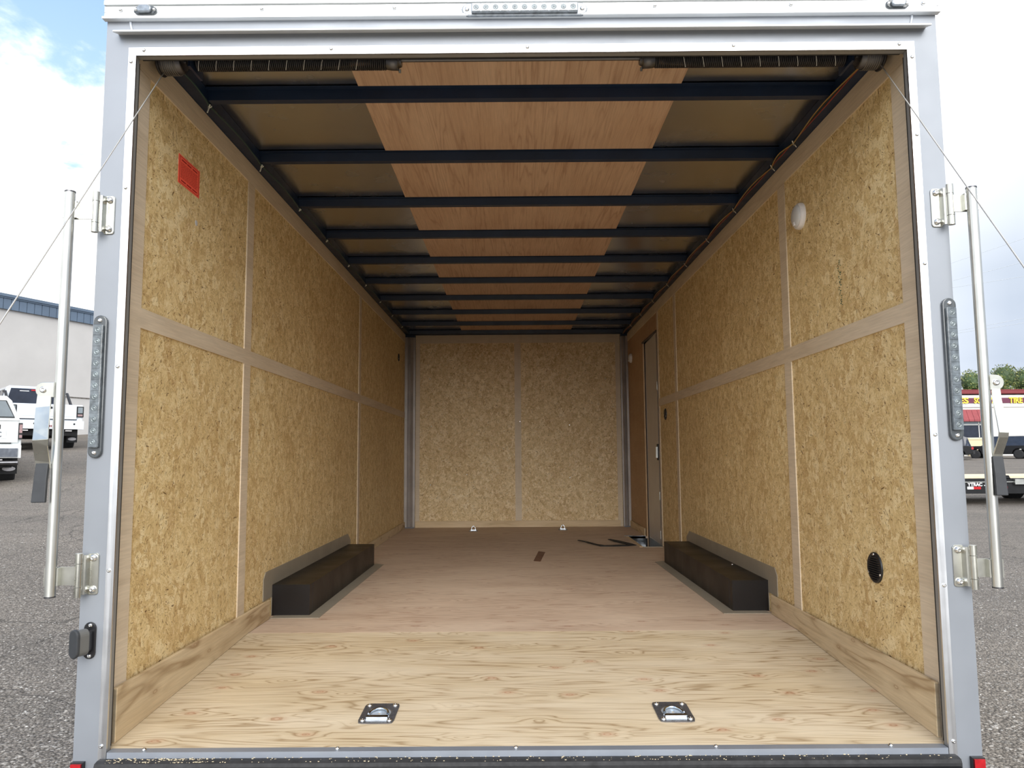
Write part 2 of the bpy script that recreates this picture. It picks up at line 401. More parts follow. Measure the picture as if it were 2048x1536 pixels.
def put_screw(parent, c, ax, r=.006, h=.004, name='screw_head'):
    key = (name, tuple(ax), r, h)
    if key not in SHARED:
        bm = screw(BM(), (0, 0, 0), ax, r, h); me = bpy.data.meshes.new(name); bm.to_mesh(me); bm.free()
        me.materials.append(MATS['screw']); SHARED[key] = me
    o = link(name, SHARED[key], parent); o.location = Vector(c) - ORG.get(parent.name, Vector()); return o

HW = 1.225           # half of the clear width between the lined walls
YF = 6.0             # front wall
H = 2.172            # top of the wall lining
ZF = .067            # front floor height
def zfloor(y): return ZF*min(1, max(0, y)/1.16)

# ------------------------------------------------------------------ ground
def gz(x, y):
    d = y + 2.2
    t = min(1, max(0, (-x-1.5)/4.5)); t = t*t*(3-2*t)
    rise = 1.69*(max(0, d)/23)**1.6 if d < 23 else 1.69 + .073*(d-23)
    q = min(1, max(0, (x-1.5)/4.5))
    z = -.6 + t*min(rise, 4.5) + q*.026*max(0, min(d, 90)-20)
    return z
bm = BM()
xs = [-90, -60, -42, -34, -28, -24, -21, -18, -15] + [-13+.5*i for i in range(24)] + [-1, 0, 1, 1.5, 2, 3, 4, 5, 6, 8, 11, 15, 20, 26, 33, 42, 55, 75, 110]
ys = [-30, -15, -8, -4, -3, -2.2] + [-1.7+.5*i for i in range(32)] + [14.5+i for i in range(12)] + [28, 31, 35, 40, 48, 58, 70, 90, 130, 190]
grid = [[bm.verts.new((x, y, gz(x, y))) for x in xs] for y in ys]
for j in range(len(ys)-1):
    for i in range(len(xs)-1):
        f = bm.faces.new((grid[j][i], grid[j][i+1], grid[j+1][i+1], grid[j+1][i])); f.smooth = True
g = struct('ground', bm, 'asphalt')
def stones(name, n, mat, rmin, rmax, label):
    vs, fs = [], []
    base_v = [(1, 0, 0), (-1, 0, 0), (0, 1, 0), (0, -1, 0), (0, 0, 1), (0, 0, -1)]
    tri = [(0, 2, 4), (2, 1, 4), (1, 3, 4), (3, 0, 4), (2, 0, 5), (1, 2, 5), (3, 1, 5), (0, 3, 5)]
    for _ in range(n):
        s = random.choice((-1, 1)); d = 2.6 + 7.5*random.random()**1.8
        x = s*(.50+.28*random.random())*d if s < 0 else (.52+.25*random.random())*d
        y = d-2.2; r = random.uniform(rmin, rmax); a = random.random()*6.28; z = gz(x, y) + r*.1
        i0 = len(vs)
        for v in base_v:
            k = r*random.uniform(.6, 1.3)
            vx, vy = v[0]*k*1.3, v[1]*k; vs.append((x+vx*math.cos(a)-vy*math.sin(a), y+vx*math.sin(a)+vy*math.cos(a), z+v[2]*k*.55))
        fs += [tuple(i0+q for q in t) for t in tri]
    me = bpy.data.meshes.new(name); me.from_pydata(vs, [], fs); me.materials.append(MATS[mat])
    o = link(name, me); o['kind'] = 'stuff'; o['label'] = label; o['category'] = 'gravel'
stones('gravel', 9000, 'stone_grey', .005, .012, 'loose grey gravel scattered on the worn asphalt lot')
stones('pale_gravel', 700, 'stone_pale', .004, .010, 'sparse pale stone chips scattered on the worn asphalt lot')

# ------------------------------------------------------------------ floor
fl = struct('floor', prism(BM(), [(.078, -.10), (1.16, -.05), (YF+.05, -.05), (YF+.05, .045), (1.16, .045), (.078, -.0155)], 0, -1.285, 1.03), 'black_steel')
obj('floor_beam', box(BM(), 1.03, 1.285, .078, 4.14, -.06, -.021), 'black_steel', fl)
obj('floor_beam', box(BM(), 1.03, 1.285, 5.0, YF+.05, -.05, .045), 'black_steel', fl)
obj('plywood_panel', prism(BM(), [(.028, -.018), (1.158, ZF-.018), (1.158, ZF), (.0265, .0035)], 0, -1.235, 1.235), 'ply_rear', fl, 'pale knotty plywood panel sloping down to the opening')
WY0, WY1, WX = 4.16, 4.98, 1.045
obj('plywood_panel', box(BM(), -1.235, 1.235, 1.1605, 3.598, ZF-.018, ZF), 'ply_floor', fl, 'reddish brown plywood floor panel between the wheel boxes')
bm = BM(); box(bm, -1.235, 1.235, 3.5995, WY0, ZF-.018, ZF); box(bm, -1.235, WX, WY0, WY1, ZF-.018, ZF); box(bm, -1.235, 1.235, WY1, YF, ZF-.018, ZF)
obj('plywood_panel', bm, 'ply_floor', fl, 'reddish brown plywood floor panel notched for the side door step')
# step well by the side door
sw = thing('door_step_well', 'dark sunken step with bright metal rim in the floor at the side door', 'step', (1.12, 4.57, -.12))
bm = BM(); box(bm, WX, 1.285, WY0, WY1, -.13, -.12); box(bm, WX-.004, WX, WY0, WY1, -.12, ZF); obj('step_pan', bm, 'navy_steel', sw)
bm = BM(); box(bm, WX-.03, 1.21, WY1, WY1+.006, -.12, ZF+.006); box(bm, WX-.03, 1.21, WY1-.006, WY1+.05, ZF, ZF+.004); obj('front_rim', bm, 'bright_zinc', sw)
bm = BM(); box(bm, WX-.03, WX, WY0, WY1, ZF, ZF+.004); obj('side_rim', bm, 'ply_base_end', sw)
bm = BM(); box(bm, WX, 1.21, WY0-.02, WY0, ZF, ZF+.004); obj('rear_rim', bm, 'flashing', sw)

# ------------------------------------------------------------------ side walls
def wall(side):
    s = -1 if side == 'left' else 1
    def bx(y0, y1, z0, z1, d0, d1, bm=None):
        a, b_ = s*(HW-d0), s*(HW+d1); return box(bm or BM(), min(a, b_), max(a, b_), y0, y1, z0, z1)
    DY0, DY1, DZ = 4.25, 4.992, 1.925
    w = BM()
    if side == 'left': bx(.06, YF, -.1, 2.2, -.006, .012, w)
    else:
        bx(.06, DY0, -.1, 2.2, -.006, .012, w); bx(DY1, YF, -.1, 2.2, -.006, .012, w); bx(DY0, DY1, DZ, 2.2, -.006, .012, w)
    wl = struct('wall_'+side, w, 'panel_brown')
    w = BM()
    if side == 'left': bx(.06, YF+.06, -.3, 2.30, -.060, .066, w)
    else:
        bx(.06, DY0, -.3, 2.30, -.060, .066, w); bx(DY1, YF+.06, -.3, 2.30, -.060, .066, w); bx(DY0, DY1, DZ, 2.30, -.060, .066, w)
    obj('outer_skin', w, 'paint_silver', wl)
    ys_ = [(.04, 1.094), (1.096, 3.534), (3.536, YF)] if side == 'left' else [(.04, 1.169), (1.171, 3.534), (3.536, 4.245)]
    for y0, y1 in ys_:
        for z0, z1 in ((.0, 1.283), (1.286, H)):
            if y0 > 1: z0 = max(z0, ZF-.02)
            obj('osb_panel', bx(y0, y1, z0, z1, 0., .0058), 'osb_side', wl)
    if side == 'right':
        obj('osb_panel', bx(4.245, DY1, DZ, H, 0., .0058), 'panel_brown', wl, 'smooth brown panel above the side door')
        obj('osb_panel', bx(DY1, YF, ZF-.02, H, 0., .0058), 'panel_brown', wl, 'smooth brown panel between side door and front corner')
    t = .005
    vy = [(.048, .135), (1.055, 1.135), (3.50, 3.572), (5.93, 5.99)] if side == 'left' else [(.052, .145), (1.13, 1.212), (3.49, 3.565), (4.20, 4.248), (5.93, 5.99)]
    for i, (y0, y1) in enumerate(vy):
        zt = 2.078 if i else 2.078
        obj('batten', bevel(bx(y0, y1, zfloor(y0)+.001, zt, t, -.0), .0015, 1), 'batten_v' if False else 'batten_x', wl)
    for (a, b_) in zip(vy, vy[1:]):
        if side == 'right' and b_[1] > 4.3: continue
        obj('batten', bevel(bx(a[1], b_[0], 1.252, 1.316, t, 0.), .0015, 1), 'batten_x', wl)
    obj('top_batten', bevel(bx(.048, YF-.01, 2.080, H-.002, t+.001, 0.), .0015, 1), 'batten_x', wl)
    return wl
WL = wall('left'); WR = wall('right')
bm = BM()
for i in range(26):
    y = .60 + random.uniform(-.012, .012); z = 1.40 + i*.007
    box(bm, HW-.0008, HW, y, y+random.uniform(.004, .012), z, z+random.uniform(.002, .005))
obj('mill_stamp', bm, 'stamp_green', WR, 'faded dark green mill stamp')
bm = BM(); lathe(bm, [(0, .011), (.0008, .010)], (-HW, .53, 1.72), (1, 0, 0), 12)
obj('mark', bm, 'lamp_diffuser', WL, 'small pale knot mark')

# front wall
fw = struct('wall_front', box(BM(), -1.285, 1.285, YF+.006, YF+.06, -.3, 2.3), 'paint_silver')
for x0, x1 in ((-1.12, .009), (.011, 1.15)):
    obj('osb_panel', box(BM(), x0, x1, YF, YF+.0058, ZF-.02, H), 'osb_end', fw)
for x0, x1, z0, z1 in ((-1.108, -1.066, ZF, 2.08), (-.022, .048, ZF, 2.08), (1.094, 1.142, ZF, 2.08), (-1.108, 1.142, 2.082, H)):
    obj('batten', bevel(box(BM(), x0, x1, YF-.005, YF, z0, z1), .0015, 1), 'batten_v', fw)
for x, z in ((-.956, 1.687), (-.937, 1.162), (-.548, .636), (-.946, .525), (.035, 1.21), (.983, 1.678), (.578, 1.168), (.575, .596)):
    put_screw(fw, (x, YF-(.005 if x == .035 else 0), z), (0, -1, 0), .008, .005)
# galvanised corner posts
def corner_post(s, label):
    t = thing('corner_post', label, 'post', (s*1.165, 5.96, ZF))
    bm = BM()
    a, b_ = (-HW+.002, -1.112) if s < 0 else (1.146, HW-.002)
    prism(bm, [(a, YF-.001), (a, YF-.075), (a+.028, YF-.075), (a+.040, YF-.045), ((a+b_)/2+.01, YF-.055), (b_-.022, YF-.04), (b_, YF-.04), (b_, YF-.001)] if s < 0 else
          [(b_, YF-.001), (b_, YF-.075), (b_-.022, YF-.075), (b_-.032, YF-.045), ((a+b_)/2-.01, YF-.055), (a+.015, YF-.04), (a, YF-.04), (a, YF-.001)], 2, ZF+.001, H-.03)
    obj('channel', bm, 'corner_metal', t)
    bm = BM(); box(bm, min(a, b_)+.002, max(a, b_)-.002, YF-.078, YF-.003, H-.03, H-.004); obj('cap_plate', bm, 'navy_steel', t)
    bm = BM(); box(bm, min(a, b_)+.002, max(a, b_)-.002, YF-.085, YF-.076, ZF+.001, ZF+.012); obj('foot_plate', bm, 'dark_steel', t)
corner_post(-1, 'grey galvanised corner post where left wall meets front wall')
corner_post(1, 'grey galvanised corner post beside the side door at front wall')

# baseboards
def bb(side):
    s = -1 if side == 'left' else 1
    y0, y1 = (.058, 1.445) if side == 'left' else (.066, 1.485)
    a, b_ = sorted((s*1.206, s*(HW-.006)))
    bm = prism(BM(), [(y0, zfloor(y0)+.002), (1.16, ZF+.001), (y1, ZF+.001), (y1, .157), (y0, .163)], 0, a, b_)
    o = struct('baseboard_'+side, bevel(bm, .0015, 1), 'ply_base')
    ye = YF-.08 if side == 'left' else WY0-.03
    obj('front_board', box(BM(), *sorted((s*1.211, s*(HW-.006))), 3.30, ye, ZF+.001, .137), 'ply_base', o)
    bm = BM(); lay = [(y0-.0015, zfloor(y0)+.006), (y0, zfloor(y0)+.006), (y0, .158), (y0-.0015, .158)]
    for k in range(3):
        xx = s*(1.2085+.004*k); prism(bm, lay, 0, min(xx, xx+s*.0015), max(xx, xx+s*.0015))
    obj('ply_edge', bm, 'flashing', o, 'darker glue lines in the cut plywood end')
    if side == 'right': obj('front_board', box(BM(), s*1.211, s*(HW-.006), 5.04, YF-.08, ZF+.001, .137), 'ply_base', o)
bb('left'); bb('right')
struct('baseboard_front', bevel(box(BM(), -1.11, 1.115, YF-.022, YF-.0055, ZF+.001, .136), .0015, 1), 'ply_base_end')

# ------------------------------------------------------------------ ceiling
ZM = 2.214
ce = struct('ceiling', box(BM(), -1.285, 1.285, .0, YF+.06, 2.262, 2.30), 'aluminium_roof')
bows = [.500+.605*i for i in range(10)]; bows = [.500, 1.090, 1.700, 2.285, 2.895, 3.50, 4.13, 4.77, 5.39, 5.93]
edges = [.07] + bows
for i in range(len(edges)-1):
    y0, y1 = edges[i]+.001, edges[i+1]-.001
    obj('roof_sheet', box(BM(), -1.255, -.602, y0, y1, ZM, ZM+.003), 'roof_skin', ce)
    obj('roof_sheet', box(BM(), .602, 1.255, y0, y1, ZM, ZM+.003), 'roof_skin', ce)
    obj('plywood_strip', box(BM(), -.60, .60, y0, y1, ZM-.006, ZM+.002), 'ply_ceiling', ce)
bow0 = None
for y in bows:
    bm = BM(); prism(bm, [(y-.062, ZM-.0065), (y-.040, ZM-.0065), (y-.032, 2.172), (y, 2.172), (y+.008, ZM-.0065), (y+.02, ZM-.0065), (y+.02, ZM-.0035), (y-.062, ZM-.0035)], 0, -1.172, 1.172)
    obj('roof_bow', bm, 'navy_steel', ce)
for s in (-1, 1):
    a, b_ = sorted((s*1.17, s*1.262)); obj('top_rail', bevel(box(BM(), a, b_, .062, YF, H, ZM-.001), .004, 2), 'navy_steel', ce)
    for y in bows:
        bm = BM(); prism(bm, [(s*1.17, y-.04), (s*1.17, y+.0), (s*1.10, y-.03), (s*1.10, y-.045)], 2, 2.1725, 2.176)
obj('front_rail', box(BM(), -1.17, 1.17, YF-.045, YF, H, ZM-.001), 'navy_steel', ce)

# ------------------------------------------------------------------ rear frame
rf = thing('rear_frame', 'silver grey steel frame with bright screwed trim round the open back of the trailer', 'frame', (0, .03, -.45))
for s in (-1, 1):
    a, b_ = sorted((s*1.222, s*1.295)); obj('post', bevel(box(BM(), a, b_, 0., .075, -.5, 2.20), .004, 2), 'paint_silver', rf)
    bm = prism(BM(), [(s*1.199, -.02), (s*1.2225, -.02), (s*1.2225, 2.1115), (s*1.199, 2.0855)], 1, -.0035, .0035)
    obj('trim_angle', bm, 'aluminium_v', rf)
    a, b_ = sorted((s*1.1995, s*1.2015)); obj('inner_flange', box(BM(), a, b_, .0036, .020, -.02, 2.088), 'flange_grey', rf)
    a, b_ = sorted((s*1.2145, s*1.2235)); obj('jamb', box(BM(), a, b_, .024, .038, -.02, 2.09), 'seal_brown', rf)
    a, b_ = sorted((s*1.211, s*1.2235)); obj('door_seal', bevel(box(BM(), a, b_, .038, .047, -.01, 2.085), .003, 2), 'rubber', rf)
obj('header', bevel(box(BM(), -1.222, 1.222, 0., .05, 2.100, 2.20), .004, 2), 'paint_silver', rf)
bm = BM(); prism(bm, [(-1.2225, 2.112), (1.2225, 2.112), (1.199, 2.086), (-1.199, 2.086)], 1, -.0035, .0)
obj('trim_angle', bm, 'aluminium', rf)
obj('inner_flange', box(BM(), -1.199, 1.199, .0036, .024, 2.0865, 2.089), 'flange_grey', rf)
obj('door_seal', box(BM(), -1.20, 1.20, .026, .045, 2.094, 2.1), 'rubber', rf)
bm = prism(BM(), [(0, 2.163), (-.004, 2.162), (-.034, 2.152), (-.036, 2.146), (-.032, 2.146), (-.004, 2.156), (0, 2.156)], 0, -1.258, 1.262)
obj('drip_edge', bm, 'aluminium_roof', rf)
# roof cap extrusion
bm = BM()
box(bm, -1.300, 1.300, -.010, .07, 2.204, 2.243)
prism(bm, [(-.010, 2.2215), (-.013, 2.2235), (-.010, 2.2255)], 0, -1.30, 1.30)
prism(bm, [(-.010, 2.210), (-.020, 2.206), (-.020, 2.199), (0, 2.199), (0, 2.21)], 0, -1.302, 1.302)
obj('roof_cap', bm, 'aluminium_roof', rf)
obj('cap_groove', box(BM(), -1.298, 1.298, -.003, .07, 2.242, 2.25), 'galvanised', rf)
bm = BM(); prism(bm, [(-.012, 2.2485), (-.012, 2.262), (-.008, 2.264), (-.010, 2.33), (.03, 2.36), (.2, 2.37), (.2, 2.302), (.072, 2.302), (.072, 2.2485)], 0, -1.302, 1.302); obj('roof_cap', bm, 'aluminium_roof', rf)
# caulk seams on the corners
for s in (-1, 1):
    bm = tube(BM(), [(s*1.222, -.001, 2.198), (s*1.220, -.001, 2.185), (s*1.216, -.001, 2.168)], .004, 6); obj('caulk_seam', bm, 'caulk', rf)
for x in (-1.175, -.591, .020, .661, 1.176): put_screw(rf, (x, -.0035, 2.103), (0, -1, 0))
for z in (2.066, 1.662, 1.111, .512, .02): put_screw(rf, (-1.2135, -.0035, z), (0, -1, 0))
for z in (2.061, 1.811, 1.407, .891, .455, .02): put_screw(rf, (1.2135, -.0035, z), (0, -1, 0))
for x in (-1.249, -.808, -.394, .418, .842, 1.253): put_screw(rf, (x, -.012, 2.231), (0, -1, 0), .0065, .005)
for x in (-.8, .05, .7): put_screw(rf, (x, -.015, 2.159), (0, -.3, 1), .004, .003)

# threshold, rubber bumper, lower ledge
th = thing('threshold', 'grey aluminium angle along the floor edge at the opening', 'threshold', (0, 0, -.02))
bm = BM(); prism(bm, [(-.004, -.014), (-.004, .003), (.026, .0035), (.026, .001), (.0, .0), (.0, -.014)], 0, -1.197, 1.197); obj('angle', bm, 'sill_grey', th)
for x in (-1.098, -.543, -.031, .542, 1.042): put_screw(th, (x, .012, .0038), (0, 0, 1), .0065, .006)
rb = thing('rubber_bumper', 'black rubber strip below the threshold sprinkled with sawdust', 'bumper', (0, -.02, -.06))
bm = BM(); prism(bm, [(0., -.014), (-.020, -.014), (-.034, -.017), (-.038, -.026), (-.038, -.05), (0., -.05)], 0, -1.215, 1.215); obj('rubber_strip', bm, 'rubber', rb)
bm = BM(); prism(bm, [(-.038, -.034), (-.060, -.036), (-.066, -.042), (-.066, -.08), (.0, -.08), (0, -.051), (-.038, -.051)], 0, -1.21, 1.21); obj('hinge_ledge', bm, 'black_steel', rb)
for i in range(5):
    x = -.9 + .45*i; obj('hinge_barrel', tube(BM(), [(x-.03, -.064, -.040), (x+.03, -.064, -.040)], .008, 10), 'black_steel', rb)
obj('rear_crossmember', box(BM(), -1.222, 1.222, .0, .075, -.30, -.02), 'black_steel', rb)
bm = BM()
for i in range(420):
    x = random.uniform(-1.19, 1.19); x = x if random.random() > .3 else random.uniform(-1.19, -.9)
    y = random.uniform(-.032, -.004); s_ = random.uniform(.0006, .0022); z = -.0135 if y > -.02 else -.0155
    box(bm, x, x+s_*random.uniform(1, 3), y, y+s_, z, z+s_*.6)
o = obj('sawdust', bm, 'chip_wood'); o['kind'] = 'stuff'; tag(o, 'pale sawdust specks on the black rubber strip', 'sawdust')
# ramp door lying down to the ground, behind and below the camera
rd = thing('ramp_door', 'plywood lined ramp door folded down from the sill to the ground', 'ramp', (0, -1, -.6))
p0 = Vector((0, -.075, -.052)); p1 = Vector((0, -1.92, gz(0, -1.9)+.035)); dirn = (p1-p0).normalized(); nn = Vector((0, -dirn.z, dirn.y))
if nn.z < 0: nn = -nn
def slab(x0, x1, a, b_, t0, t1):
    q = [p0 + (p1-p0)*k + nn*t for k, t in ((a, t0), (b_, t0), (b_, t1), (a, t1))]
    return prism(BM(), [(v.y, v.z) for v in q], 0, x0, x1)
obj('ramp_board', slab(-1.13, 1.13, 0., .95, 0., .02), 'ply_rear', rd)
for x0, x1 in ((-1.19, -1.13), (1.13, 1.19)): obj('side_rail', slab(x0, x1, 0., 1., -.03, .025), 'paint_silver', rd)
obj('end_rail', slab(-1.13, 1.13, .95, 1., -.03, .022), 'paint_silver', rd)

# ------------------------------------------------------------------ spring counterbalance over the opening
YS, ZS = .150, 2.146
tag(obj('spring_shaft', tube(BM(), [(-1.205, YS, ZS+.004), (1.205, YS, ZS+.004)], .0085, 10), 'dark_steel'), 'thin dark steel shaft running across the top of the opening', 'shaft')
def spring(s, label):
    t = thing('torsion_spring', label, 'spring', (s*.75, YS, ZS))
    x0, x1 = .445, 1.075; pitch = .0066; turns = int((x1-x0)/pitch); n = 14
    pts = [(s*(x0 + pitch*k/n), YS + .0275*math.cos(2*PI*k/n), ZS + .0275*math.sin(2*PI*k/n)) for k in range(turns*n)]
    obj('coil', tube(BM(), pts, .0031, 5), 'spring_steel', t)
    for k in range(9 if s > 0 else 11):
        xx = x0 + .055 + k*(.058 if s < 0 else .062)
        if xx > x1-.02: continue
        pp = [(s*(xx + .010*a), YS + .0312*math.cos(a), ZS + .0312*math.sin(a)) for a in [PI+.35+i*.11 for i in range(11)]]
        obj('chalk_mark', tube(BM(), pp, .0010, 5), 'chalk', t)
    obj('winding_cone', lathe(BM(), [(0, .020), (.010, .024), (.012, .031), (.035, .030), (.060, .026), (.062, .014)], (s*.395, YS, ZS), (s, 0, 0), 16), 'dark_steel', t)
    for a in (0, PI/2, PI, 1.5*PI):
        c = Vector((s*.402, YS + .026*math.sin(a+.35), ZS - .026*math.cos(a+.35)))
        obj('set_screw', tube(BM(), [c, c + Vector((0, .010*math.sin(a+.35), -.012*math.cos(a+.35)))], .0045, 6), 'galvanised' if a == 0 else 'dark_steel', t)
    obj('anchor_plate', bevel(box(BM(), *sorted((s*1.078, s*1.086)), YS-.045, YS+.055, ZS-.036, ZS+.05), .002, 1), 'navy_steel', t)
    obj('end_bearing', lathe(BM(), [(0, .022), (.01, .024), (.018, .018)], (s*1.087, YS, ZS), (s, 0, 0), 14), 'dark_steel', t)
spring(-1, 'dark coiled torsion spring above the left half of the opening')
spring(1, 'dark coiled torsion spring above the right half of the opening')
def drum(s, label):
    t = thing('cable_drum', label, 'drum', (s*1.16, YS, ZS))
    prof = [(0, .030), (.002, .045), (.006, .046), (.008, .038)]
    obj('drum_core', lathe(BM(), [(0, .032), (.003, .040), (.070, .043)], (s*1.118, YS, ZS+.004), (s, 0, 0), 28), 'dark_steel', t)
    obj('flange', lathe(BM(), [(0, .040), (.001, .048), (.004, .050), (.008, .048), (.010, .03)], (s*1.188, YS, ZS+.004), (s, 0, 0), 32), 'spring_steel', t)
    bm = BM(); pts = []
    for k in range(7*24): a = 2*PI*k/24; pts.append((s*(1.132 + .0068*k/24), YS + .0445*math.cos(a), ZS+.004 + .0445*math.sin(a)))
    obj('wound_cable', tube(bm, pts, .0018, 5), 'drum_cable', t)
drum(-1, 'grooved black cable drum in the upper left corner of the opening')
drum(1, 'grooved black cable drum in the upper right corner of the opening')
def cable(s, label):
    a = Vector((s*1.172, YS-.02, ZS-.040)); b_ = Vector((s*1.160, -1.80, gz(0, -1.8)+.10))
    t = thing('lift_cable', label, 'cable', b_)
    if s > 0: a = Vector((1.185, YS-.02, ZS-.040)); b_ = Vector((1.155, -1.80, gz(0, -1.8)+.10))
    obj('steel_cable', tube(BM(), [a, a.lerp(b_, .5), b_], .0019, 6), 'cable_steel', t)
    if s < 0:
        c = a.lerp(b_, .405); d = (b_-a).normalized(); obj('crimp_sleeve', tube(BM(), [c, c+d*.008], .0032, 6), 'dark_steel', t)
    e = (b_-a).normalized(); obj('end_fitting', tube(BM(), [b_-e*.06, b_], .006, 8), 'galvanised', t)
    obj('cable_anchor', bevel(box(BM(), b_.x-.02, b_.x+.02, b_.y-.02, b_.y+.02, gz(0, -1.8)+.03, b_.z+.01), .002, 1), 'zinc_plate', t)
cable(-1, 'thin steel lift cable running down from the left cable drum')
cable(1, 'thin steel lift cable running down from the right cable drum')

# ------------------------------------------------------------------ wiring along the top rails
def loop_pts(s, ys_, amp, dx, z0, n=8, jit=0.):
    P = []
    for i in range(len(ys_)-1):
        a, b_ = ys_[i], ys_[i+1]
        for k in range(n):
            t = k/n; sag = math.sin(PI*t); P.append((s*(1.178 - dx*sag), a+(b_-a)*t, z0 + amp*sag + jit*math.sin(9*t+i)))
    P.append((s*1.178, ys_[-1], z0)); return P
tiesL = [.16] + bows; tiesR = [.16, .88, 1.15, 1.76, 2.33, 2.93, 3.55, 4.17, 4.8, 5.4, 5.93]
h = thing('wire_harness', 'thin green wire looped along the left top rail', 'wire', (-1.178, 3., 2.165))
obj('green_wire', tube(BM(), loop_pts(-1, tiesL, -.002, .016, 2.166), .0028, 6), 'wire_green', h)
for i, y in enumerate(bows[:9]):
    bm = BM(); tube(bm, [(-1.174, y-.006, 2.170), (-1.180, y, 2.158), (-1.172, y+.006, 2.168)], .004, 6)
    if i < 2: tube(bm, [(-1.178, y, 2.160), (-1.182, y-.006, 2.137)], .0028, 6)
    obj('cable_tie', bm, 'tie_white', h)
h = thing('wire_harness', 'red, yellow and black wires tied along the right top rail', 'wire', (1.178, 3., 2.165))
obj('red_wire', tube(BM(), loop_pts(1, tiesR, -.004, .008, 2.166, 8, .002), .0026, 6), 'wire_red', h)
obj('yellow_wire', tube(BM(), loop_pts(1, tiesR, -.002, .022, 2.165, 8, -.002), .0026, 6), 'wire_yellow', h)
obj('black_wire', tube(BM(), loop_pts(1, tiesR, .0, .014, 2.167, 8, .001), .0030, 6), 'wire_black', h)
for y in tiesR[1:]:
    bm = BM(); tube(bm, [(1.170, y-.008, 2.172), (1.180, y, 2.156), (1.188, y+.008, 2.166)], .0042, 6); tube(bm, [(1.182, y, 2.158), (1.192, y+.004, 2.148)], .0026, 5)
    obj('cable_tie', bm, 'galvanised', h)

# ------------------------------------------------------------------ things on the walls
t = thing('warning_sticker', 'bright red warning sticker with small print on the left wall', 'sticker', (-HW, .455, 1.87))
obj('sheet', box(BM(), -HW, -HW+.0008, .366, .545, 1.820, 1.926), 'sticker_red', t)
bm = BM(); X0, X1 = -HW+.0008, -HW+.0011
for z0, z1 in ((1.825, 1.8265), (1.9195, 1.921)): box(bm, X0, X1, .374, .537, z0, z1)
for y0, y1 in ((.374, .3765), (.5345, .537)): box(bm, X0, X1, y0, y1, 1.825, 1.921)
obj('printed_border', bm, 'print_dark', t)
bm = BM()
for y0, y1, z0 in ((.39, .43, 1.908), (.436, .470, 1.908), (.482, .522, 1.908), (.39, .428, 1.832), (.436, .476, 1.832), (.484, .524, 1.832)): box(bm, X0, X1, y0, y1, z0, z0+.005)
for k in range(13):
    y = .384; z = 1.845 + k*.0045
    while y < .522:
        wd = random.uniform(.006, .02); box(bm, X0, X1, y, min(.526, y+wd), z, z+.0016); y += wd+.003
obj('printed_text', bm, 'print_dark', t)

def dome(loc, label, r=.058):
    t = thing('dome_lamp', label, 'lamp', loc)
    obj('housing', lathe(BM(), [(0, r), (.008, r), (.016, r*.96), (.020, r*.88)], loc, (-1, 0, 0), 32), 'lamp_white', t)
    obj('diffuser', lathe(BM(), [(.019, r*.84), (.026, r*.78), (.031, r*.6), (.034, r*.3), (.035, .001)], loc, (-1, 0, 0), 32), 'lamp_diffuser', t)
    obj('switch', bevel(box(BM(), loc[0]-.034, loc[0]-.028, loc[1]-.006, loc[1]+.006, loc[2]-r*.72, loc[2]-r*.45), .001, 1), 'lamp_white', t)
dome((HW-.0001, .955, 1.866), 'white round dome lamp high on the right wall near the opening')
dome((HW-.0001, 5.69, 1.862), 'small white dome lamp far in on the right wall beside the door', .05)
def vent(loc, label, s, r=.053, lou=True):
    t = thing('wall_vent', label, 'vent', loc)
    a = (s, 0, 0); X = loc[0]
    bm = BM(); lathe(bm, [(0, r), (.004, r), (.007, r*.93), (.004, r*.80)], loc, a, 32); obj('rim', bm, 'plastic_black', t)
    n = 11
    for k in range(n):
        z = -r*.72 + 2*r*.72*k/(n-1); w = math.sqrt(max(0, (r*.80)**2 - z*z))*.92
        bm = prism(BM(), [(X+s*.004, loc[2]+z-.0012), (X+s*.010, loc[2]+z-.0035), (X+s*.0108, loc[2]+z-.0025), (X+s*.004, loc[2]+z+.0006)], 1, loc[1]-w, loc[1]+w)
        obj('louvre', bm, 'trim_black', t)
    for ang in (90, 205, 335): put_screw(t, (X+s*.0065, loc[1]+s*-1*r*.86*math.cos(math.radians(ang))*-1, loc[2]+r*.86*math.sin(math.radians(ang))), a, .005, .003)
vent((HW-.0001, .434, .441), 'round black louvred vent low on the right wall near the opening', -1)
vent((HW-.0001, 3.97, 1.17), 'small black vent on the right wall just behind the side door', -1, .047)
vent((-HW+.0001, 5.48, 1.86), 'small black vent far in on the left wall', 1, .04)

# side door
dr = struct('door_1', prism(BM(), [(1.2185, 4.262), (1.2425, 4.968), (1.266, 4.967), (1.243, 4.260)], 2, -.035, 1.905), 'door_paint')
bm = BM(); box(bm, 1.215, 1.2245, 4.246, 4.256, -.03, 1.925); box(bm, 1.214, 1.2245, 4.246, 4.99, 1.909, 1.925); obj('door_frame', bm, 'seal_brown', dr)
obj('edge_strip', box(BM(), 1.2390, 1.2415, 4.945, 4.966, -.03, 1.9), 'dark_steel', dr)
bm = bevel(box(BM(), 1.211, 1.2186, 4.270, 4.325, .79, .93), .002, 1); obj('latch_plate', bm, 'black_steel', dr)
obj('door_handle', bevel(box(BM(), 1.196, 1.211, 4.285, 4.300, .81, .905), .003, 2), 'galvanised', dr)
obj('kick_plate', prism(BM(), [(1.2165, 4.262), (1.2405, 4.95), (1.2422, 4.95), (1.2185, 4.262)], 2, -.03, .07), 'galvanised', dr)
for z in (.12, .45, 1.4): obj('hinge', tube(BM(), [(1.214, 4.256, z), (1.214, 4.256, z+.07)], .005, 8), 'galvanised', dr)

